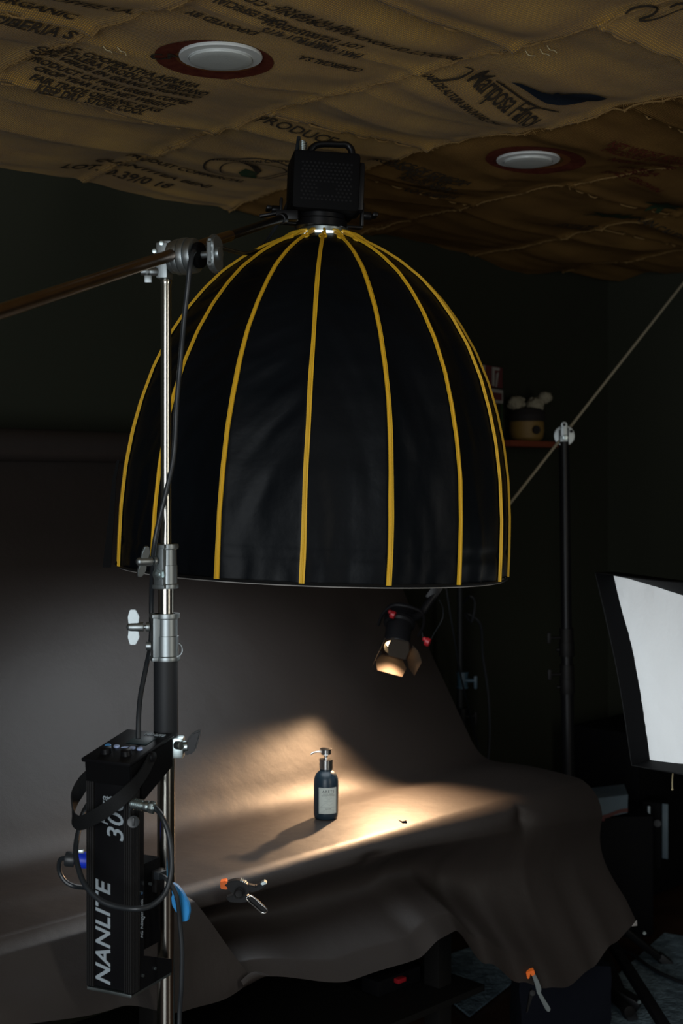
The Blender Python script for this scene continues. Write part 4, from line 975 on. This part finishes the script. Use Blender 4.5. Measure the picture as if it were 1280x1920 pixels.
ra = P(836, 1096, 3.76); rb = c_ + V((.0, .016, .0)); rd = (rb - ra); rc = rb + rd * 1.55
rod = MB(); rod.cyl(ra, rc, .0047, n=16); mtr = mat('brass_toned_rod', (.62, .56, .40), .4, metal=.3)
tag(rod.build('boom_rod', mtr), 'thin straw-coloured metal boom rod slanting up to the right edge', 'boom pole')
MB().cyl(ra - rd.normalized() * .005, ra + rd.normalized() * .035, .0085, n=20, bev=.001)
mb = MB(); mb.cyl(ra - rd.normalized() * .01, ra + rd.normalized() * .03, .0085, n=20, bev=.001); mb.build('rod_sleeve', MT['cast'], spot, label='light grey sleeve where the rod joins')

# ------------------------------------------------------------------ right softbox
TL, TRr, BL, BR = P(1150, 1078, 3.40), P(1480, 1151, 2.90), P(1218, 1424, 3.30), P(1500, 1495, 2.85)
nf = (TRr - TL).cross(BL - TL).normalized()
if nf.y > 0: nf = -nf
sb = thing('rectangular_softbox', (TL + TRr + BL + BR) / 4, 'rectangular softbox with bright white front and black lip at the right edge', 'softbox')
def sbf(u, v):
    a = TL.lerp(TRr, u); b_ = BL.lerp(BR, u); p = a.lerp(b_, v)
    e = min(u, 1 - u, v, 1 - v); hv = (.5 - abs(v - .5))
    rt = .012 * math.sin(PI * v) * (1 - 2 * u)                      # edges draw inwards between the corners
    p = p + (TRr - TL).normalized() * rt
    return p - nf * (.018 * math.sin(PI * u) * math.sin(PI * v) + .004 * NZ.noise(V((u * 3, v * 4 + u * 6, 2))) - .0015 * NZ.noise(V((u * 30, v * 30, 3))) * (1 if e < .06 else 0))
MB().grid(sbf, 60, 60).build('white_front', MT['white_box'], sb, smooth=60)
def loopc(off, grow):
    c_ = (TL + TRr + BL + BR) / 4; out = []
    cs = [TL, TRr + V((0, 0, .06 if grow else 0)), BR, BL]
    for i in range(4):
        for k_ in range(12):
            u = k_ / 12; p = cs[i].lerp(cs[(i + 1) % 4], u)
            q = p + (c_ - p).normalized() * (.016 * math.sin(PI * u))
            out.append(q + (q - c_).normalized() * grow + nf * off)
    return out
mb = MB(); l0 = loopc(-.004, .0); l1 = loopc(.050, .012); l2 = loopc(.050, .016); l3 = loopc(-.01, .012); cb_ = (TL + TRr + BL + BR) / 4 - nf * .42
vs = [[mb.bm.verts.new(p) for p in l] for l in (l0, l1, l2, l3)]
vb = [mb.bm.verts.new(cb_ + (p - (cb_ + nf * .42)) * .22) for p in l3]; vs.append(vb)
n_ = len(l0)
for a, b_ in zip(vs, vs[1:]):
    for i in range(n_): mb.bm.faces.new((a[i], a[(i + 1) % n_], b_[(i + 1) % n_], b_[i]))
mb.bm.faces.new(vb); bmesh.ops.recalc_face_normals(mb.bm, faces=mb.bm.faces[:]); mb.build('black_shell', MT['blackm'], sb, smooth=50)
mb = MB(); mb.tube([p for p in loopc(.0505, .014)], .0018, n=6, closed=True, smooth=0); mb.build('lip_piping', MT['web'], sb)
mb = MB(); mb.cyl(cb_ + nf * .02, cb_ - nf * .22, .065, n=32, bev=.006); mb.build('lamp_housing', MT['blackm'], sb)
mb = MB(); mb.cyl(cb_ - nf * .1, V(((cb_ - nf * .1).x, (cb_ - nf * .1).y, .02)), .014, n=20); 
for k in range(3):
    a = R(30 + 120 * k); o_ = cb_ - nf * .1; mb.cyl(V((o_.x, o_.y, .4)), V((o_.x + .35 * math.cos(a), o_.y + .35 * math.sin(a), .01)), .009, n=12)
mb.build('support_stand', MT['blackm'], sb)
mb = MB(); p = P(1268, 1436, 3.22); mb.tube([p, P(1262, 1446, 3.21), P(1260, 1460, 3.21), P(1260, 1480, 3.21)], .0017, n=6); mb.tube([P(1262, 1440, 3.215), P(1270, 1442, 3.21), P(1276, 1452, 3.21)], .0012, n=6); mb.sphere(P(1260, 1480, 3.21), .0028); mb.build('tie_string', MT['string'], sb)

# ------------------------------------------------------------------ shelf with plant on the left wall
def W(px, py, off=0):                                 # point on a plane parallel to the left wall, off metres in front
    kx_ = (px - 640) / F; y = -(WT + off) / RT / (1 - kx_); return P(px, py, y)
sh = W(985, 828, .07); zsh = sh.z
s_of = lambda p: (p.x + p.y) * RT
mb = MB(); s0 = s_of(W(925, 828, .07)); s1 = s_of(W(1036, 828, .07)); rbox(mb, s0, s1, WT + .001, WT + .15, zsh - .022, zsh, .003)
tag(mb.build('wall_shelf', MT['shelf']), 'small red-brown shelf on the dark green wall right of the dome', 'shelf')
pc = Q(s_of(W(985, 828, .07)), WT + .075, zsh)
pl = thing('flower_pot', pc, 'ochre pot with dark cloth band and cream pompom flowers on the shelf', 'plant pot')
MB().lathe([(.0001, .0), (.045, 0), (.060, .012), (.066, .04), (.064, .075), (.058, .078), (.056, .070), (.0001, .068)], M4.Translation(pc), n=40, cap=False).build('pot', MT['pot'], pl)
MB().lathe([(.050, .07), (.066, .076), (.070, .10), (.060, .122), (.040, .128), (.0001, .126)], M4.Translation(pc), n=40, cap=False).build('cloth_band', MT['potdark'], pl)
mb = MB(); cp = pc + V((.026, -.062, .042)); mb.cyl(cp, cp + V((.003, -.006, 0)), .016, n=20); mb.build('round_badge', MT['potdark'], pl)
for i, (px, py, r_) in enumerate(((968, 756, .032), (1003, 760, .034), (1021, 746, .027))):
    c_ = P(px, py, pc.y - .02 + .01 * i); mb = MB(); b = bmesh.new(); bmesh.ops.create_icosphere(b, subdivisions=3, radius=r_)
    for v in b.verts:
        d = v.co.normalized(); v.co = d * r_ * (1 + .28 * NZ.noise(d * 6 + V((i, 0, 0))) + .12 * NZ.noise(d * 15)) ; v.co.z *= .85
    mb._merge(b, M4.Translation(c_)); o = mb.build('bloom', MT['bloom'], pl, smooth=60)
    mb = MB(); mb.tube([c_ - V((0, 0, r_ * .6)), (c_ + pc + V((0, 0, .12))) / 2, pc + V((0, 0, .10))], .004, n=6); mb.build('stem', MT['greenink'], pl)
sg = W(926, 728, .05); 
sn = thing('standing_sign', V((sg.x, sg.y, zsh)), 'small upright maroon and white card sign half hidden behind the dome edge', 'sign')
def wpoly(l, off): return [W(x, y_, off) for x, y_ in l]
def wplate(name, l, off, m, th=.004):
    ps = wpoly(l, off); b = bmesh.new(); f = b.faces.new([b.verts.new(p) for p in ps]); e = bmesh.ops.extrude_face_region(b, geom=[f]); bmesh.ops.translate(b, verts=[v for v in e['geom'] if isinstance(v, bmesh.types.BMVert)], vec=N * th)
    bmesh.ops.recalc_face_normals(b, faces=b.faces[:]); mb = MB(); mb._merge(b); return mb.build(name, MT[m], sn)
wplate('lower_card', [(918, 728), (941, 732), (941, 757), (918, 754)], .05, 'signw'); wplate('red_field', [(920, 735), (939, 738), (939, 751), (920, 749)], .055, 'signr')
wplate('upper_card', [(905, 684), (940, 690), (940, 728), (905, 724)], .045, 'signr')
for l in ([(903, 684), (908, 685), (908, 700), (903, 699)], [(922, 688), (935, 690), (935, 695), (926, 694), (926, 724), (922, 723)], [(930, 700), (934, 698), (932, 712), (930, 726), (928, 726)]): wplate('white_stripe', l, .051, 'signw', .003)
wplate('post', [(925, 755), (930, 756), (930, 790), (925, 790)], .046, 'signr'); wplate('post', [(938, 757), (941, 757), (941, 828), (938, 828)], .046, 'greenink')

# ------------------------------------------------------------------ floor clutter on the right
rug = MB(); rp = [P(1165, 1785, 4.20), P(1245, 1754, 4.56), P(1420, 1782, 4.40), P(1500, 2100, 3.25), P(1010, 2100, 3.2), P(1000, 1925, 3.8)]
b = bmesh.new(); f = b.faces.new([b.verts.new((p.x, p.y, .001)) for p in rp]); e = bmesh.ops.extrude_face_region(b, geom=[f]); bmesh.ops.translate(b, verts=[v for v in e['geom'] if isinstance(v, bmesh.types.BMVert)], vec=(0, 0, .010)); bmesh.ops.recalc_face_normals(b, faces=b.faces[:])
rug._merge(b); tag(rug.build('floor_rug', MT['rug']), 'mottled blue-grey rug on the floor at the lower right', 'rug')
rug2 = MB(); rp = [P(770, 1815, 4.23), P(900, 1770, 4.45), P(985, 1810, 4.2), P(880, 1925, 3.85)]; rug2.bm.faces.new([rug2.bm.verts.new((p.x, p.y, .006)) for p in rp])
g = bmesh.ops.extrude_face_region(rug2.bm, geom=rug2.bm.faces[:]); bmesh.ops.translate(rug2.bm, verts=[v for v in g['geom'] if isinstance(v, bmesh.types.BMVert)], vec=(0, 0, .006)); bmesh.ops.recalc_face_normals(rug2.bm, faces=rug2.bm.faces[:])
tag(rug2.build('cloth_scrap', MT['rug']), 'pale blue-grey cloth on the floor seen beneath the table', 'cloth')
# shiny straight leg in front
lt = thing('slanting_pole', P(1200, 1850, 3.7), 'black square pole with a highlight strip slanting across the rug to the frame bottom', 'pole')
a = P(1136, 1752, 3.95); c_ = P(1252, 1935, 3.42); mb = MB(); dd = c_ - a; mb.box((a + c_) / 2, (dd.length, .028, .022), .003, dd.to_track_quat('X', 'Z').to_matrix()); mb.build('shaft', MT['black'], lt)
mb = MB(); mb.cyl(a + V((-.006, -.018, .003)), c_ + V((-.006, -.018, .003)), .0022, n=8); mb.build('edge_highlight', MT['boom'], lt, label='thin bright strip drawn as the highlight along the shaft')  # lighter rod laid along the shaft to stand for its highlight
# floor base with caster legs
fb = thing('roller_base', P(1100, 1860, 3.75) * 1, 'low black tripod base with metal bolts on the rug behind the paper corner', 'stand base')
hub = V((P(1075, 1835, 3.95).x, 3.95, .12))
mb = MB(); mb.cyl(V((hub.x, hub.y, .03)), V((hub.x, hub.y, .30)), .022, n=20); mb.build('hub', MT['black'], fb)
for e in (P(1200, 1882, 3.86), P(1000, 1950, 3.70), V((hub.x + .05, 4.25, .02))):
    e = V((e.x, e.y, .035)); dd = e - hub; mb = MB(); mb.box((e + hub) / 2, (dd.length, .045, .03), .006, dd.to_track_quat('X', 'Z').to_matrix()); mb.build('leg', MT['black'], fb)
mb = MB()
for px, py in ((1092, 1805), (1115, 1803), (1128, 1802), (1198, 1879), (1208, 1750)): c_ = P(px, py, 3.80); mb.cyl(c_, c_ + V((0, .012, 0)), .005, n=12)
mb.build('bolt', MT['galv'], fb)
mb = MB(); a = P(1145, 1862, 3.80); c_ = P(1180, 1897, 3.68); mb.cyl(a, c_, .016, n=20, bev=.002); tag(mb.build('steel_peg', MT['rib']), 'short dark round peg lying on the rug beside the tripod base', 'rod')
for l, lb_ in (([(1150, 1775), (1185, 1790), (1220, 1815), (1260, 1835), (1300, 1850)], 'black cable crossing the blue-grey rug to the right edge'),
          ([(1100, 1830), (1112, 1860), (1115, 1890), (1100, 1915), (1085, 1905), (1105, 1885), (1125, 1862), (1127, 1835)], 'loop of black cable on the rug under the paper corner')):
    mb = MB(); pts = []
    for x, y_ in l: d = (EYE - .02) * F / (y_ - HOR); pts.append(P(x, y_, d))
    mb.tube(pts, .006, n=8); tag(mb.build('floor_cable', MT['rubber']), lb_, 'cable')
# dark bag below table
mb = MB(); b = bmesh.new(); bmesh.ops.create_cube(b, size=1); bmesh.ops.subdivide_edges(b, edges=b.edges[:], cuts=6, use_grid_fill=True)
for v in b.verts: v.co = V((v.co.x * .26, v.co.y * .2, v.co.z * .26)) * (1 + .12 * NZ.noise(v.co * 3)) * (1 - .12 * (v.co.length_squared))
mb._merge(b, M4.Translation(P(1045, 1880, 3.62) * V((1, 1, 1)).x if False else V((.60, 3.66, .135)))); mb.build
tag(mb.build('equipment_bag', mat('navy_bag_cloth', (.005, .006, .010), .9, spec=.1, bump=[(30, .6, .01)])), 'dark navy soft bag on the floor behind the lower clamp', 'bag')
mb = MB(); a = P(712, 1872, 3.9); c_ = P(825, 1795, 4.1); mb.cyl(a, c_, .012, n=16); tag(mb.build('folded_tube', MT['black']), 'black tube slanting under the table above the lower shelf', 'tube')
rs = thing('power_strip', Q(2.45, -2.45, .263), 'small black adapter with a red switch on the lower table shelf', 'adapter')
c_ = Q(2.50, -2.32, .263); mb = MB(); mb.box(c_ + V((0, 0, .02)), (.16, .06, .04), .006, M4.Rotation(R(45), 3, 'Z')); mb.build('case', MT['blackm'], rs); mb = MB(); mb.box(c_ + V((.02, -.03, .028)), (.03, .02, .012), .003, M4.Rotation(R(45), 3, 'Z')); mb.build('red_switch', MT['red'], rs, label='red switch')
# cases by the right wall
def at(px, y): return (px - 640) / F * y
cs = thing('flight_case', (at(1200, 5.05), 5.05, 0), 'black equipment case with an aluminium edge and blue-grey panel by the right wall', 'case')
def sbx(s0, s1, t0, t1, z0, z1, bev=.004): return rbox(MB(), s0, s1, t0, t1, z0, z1, bev)
sbx(4.25, 4.62, -3.0, -2.70, .005, .62).build('shell', MT['case'], cs)
# edge strip and panel on faces towards the camera
ed = P(1216, 1565, 5.0)
mb = MB(); mb.box((ed.x, ed.y - .35, P(1216, 1565, 4.65).z), (.001, .001, .001)); mb.bm.clear()
cA = P(1216, 1565, 4.78); mb.box(cA, (.009, .009, .205), .002); mb.build('edge_strip', MT['alu'], cs)
cB = P(1242, 1558, 4.86); mb = MB(); mb.box(cB, (.04, .006, .20), .003, M4.Rotation(R(-30), 3, 'Z')); mb.build('side_panel', MT['carton'], cs)
mb = MB(); mb.box(P(1228, 1560, 4.90), (.07, .10, .24), .006, M4.Rotation(R(-30), 3, 'Z')); mb.build('inner_block', MT['case'], cs)
mb = MB(); mb.cyl(P(1232, 1544, 4.80), P(1232, 1544, 4.83), .013, n=16); mb.build('latch', MT['black'], cs)
crt = thing('storage_carton', P(1145, 1530, 4.5), 'blue-white printed carton on a black crate, just right of the paper edge', 'box')
b = bmesh.new(); fr = [P(1080, 1502, 4.45), P(1177, 1490, 4.55), P(1176, 1524, 4.55), P(1082, 1544, 4.45)]
f = b.faces.new([b.verts.new(p) for p in fr]); e = bmesh.ops.extrude_face_region(b, geom=[f]); bmesh.ops.translate(b, verts=[v for v in e['geom'] if isinstance(v, bmesh.types.BMVert)], vec=(.02, .16, 0)); bmesh.ops.recalc_face_normals(b, faces=b.faces[:])
mb = MB(); mb._merge(b); mb.build('carton', MT['carton'], crt)
mb = MB(); mb.grid(lambda u, v: fr[3].lerp(fr[2], u) + V((0, -.003, .002 + .012 * v + .004 * math.sin(u * 9))), 10, 2, th=.001); mb.build('red_brown_band', mat('dull_red_print', (.13, .05, .045), .6), crt)
mb = MB(); p = P(1128, 1537, 4.46); mb.box(p, (.018, .003, .008), .001); mb.build('red_mark', MT['signr'], crt)
mb = MB(); zt = fr[2].z; mb.box((P(1140, 1600, 4.62).x, 4.66, zt / 2 - .006), (.26, .24, zt - .012), .006, M4.Rotation(R(6), 3, 'Z')); tag(mb.build('black_crate', MT['case']), 'black crate below the blue-white carton', 'crate')
for i, px in enumerate((1171, 1184)):
    c_ = P(px, 1632, 4.75); jr = thing('small_jar', V((c_.x, c_.y, c_.z - .033)), 'grey jar beside the black crate, ' + ('left' if i == 0 else 'right') + ' one of the two', 'jar', 'two small grey jars')
    MB().lathe([(.0001, -.033), (.0105, -.033), (.0110, -.028), (.0110, .018), (.009, .022)], M4.Translation(c_), n=20, cap=False).build('glass', MT['jar'], jr); MB().cyl(c_ + V((0, 0, .020)), c_ + V((0, 0, .031)), .0098, n=20, bev=.001).build('lid', MT['rib'], jr)
mb = MB(); mb.box((P(1180, 1655, 4.78).x, 4.80, (EYE - (1649 - HOR) / F * 4.75) / 2), (.14, .12, EYE - (1649 - HOR) / F * 4.75 - .002), .004, M4.Rotation(R(6), 3, 'Z')); tag(mb.build('low_stool', MT['case']), 'low black block carrying two grey jars', 'block')
mb = MB(); p = Q(WS - .02, -2.83, .082); mb.box(P(1254, 1638, 5.2), (.05, .004, .006), .001, M4.Rotation(R(-45), 3, 'Z')); tag(mb.build('tape_scrap', MT['fringe']), 'short strip of yellow tape low on the right wall', 'tape')
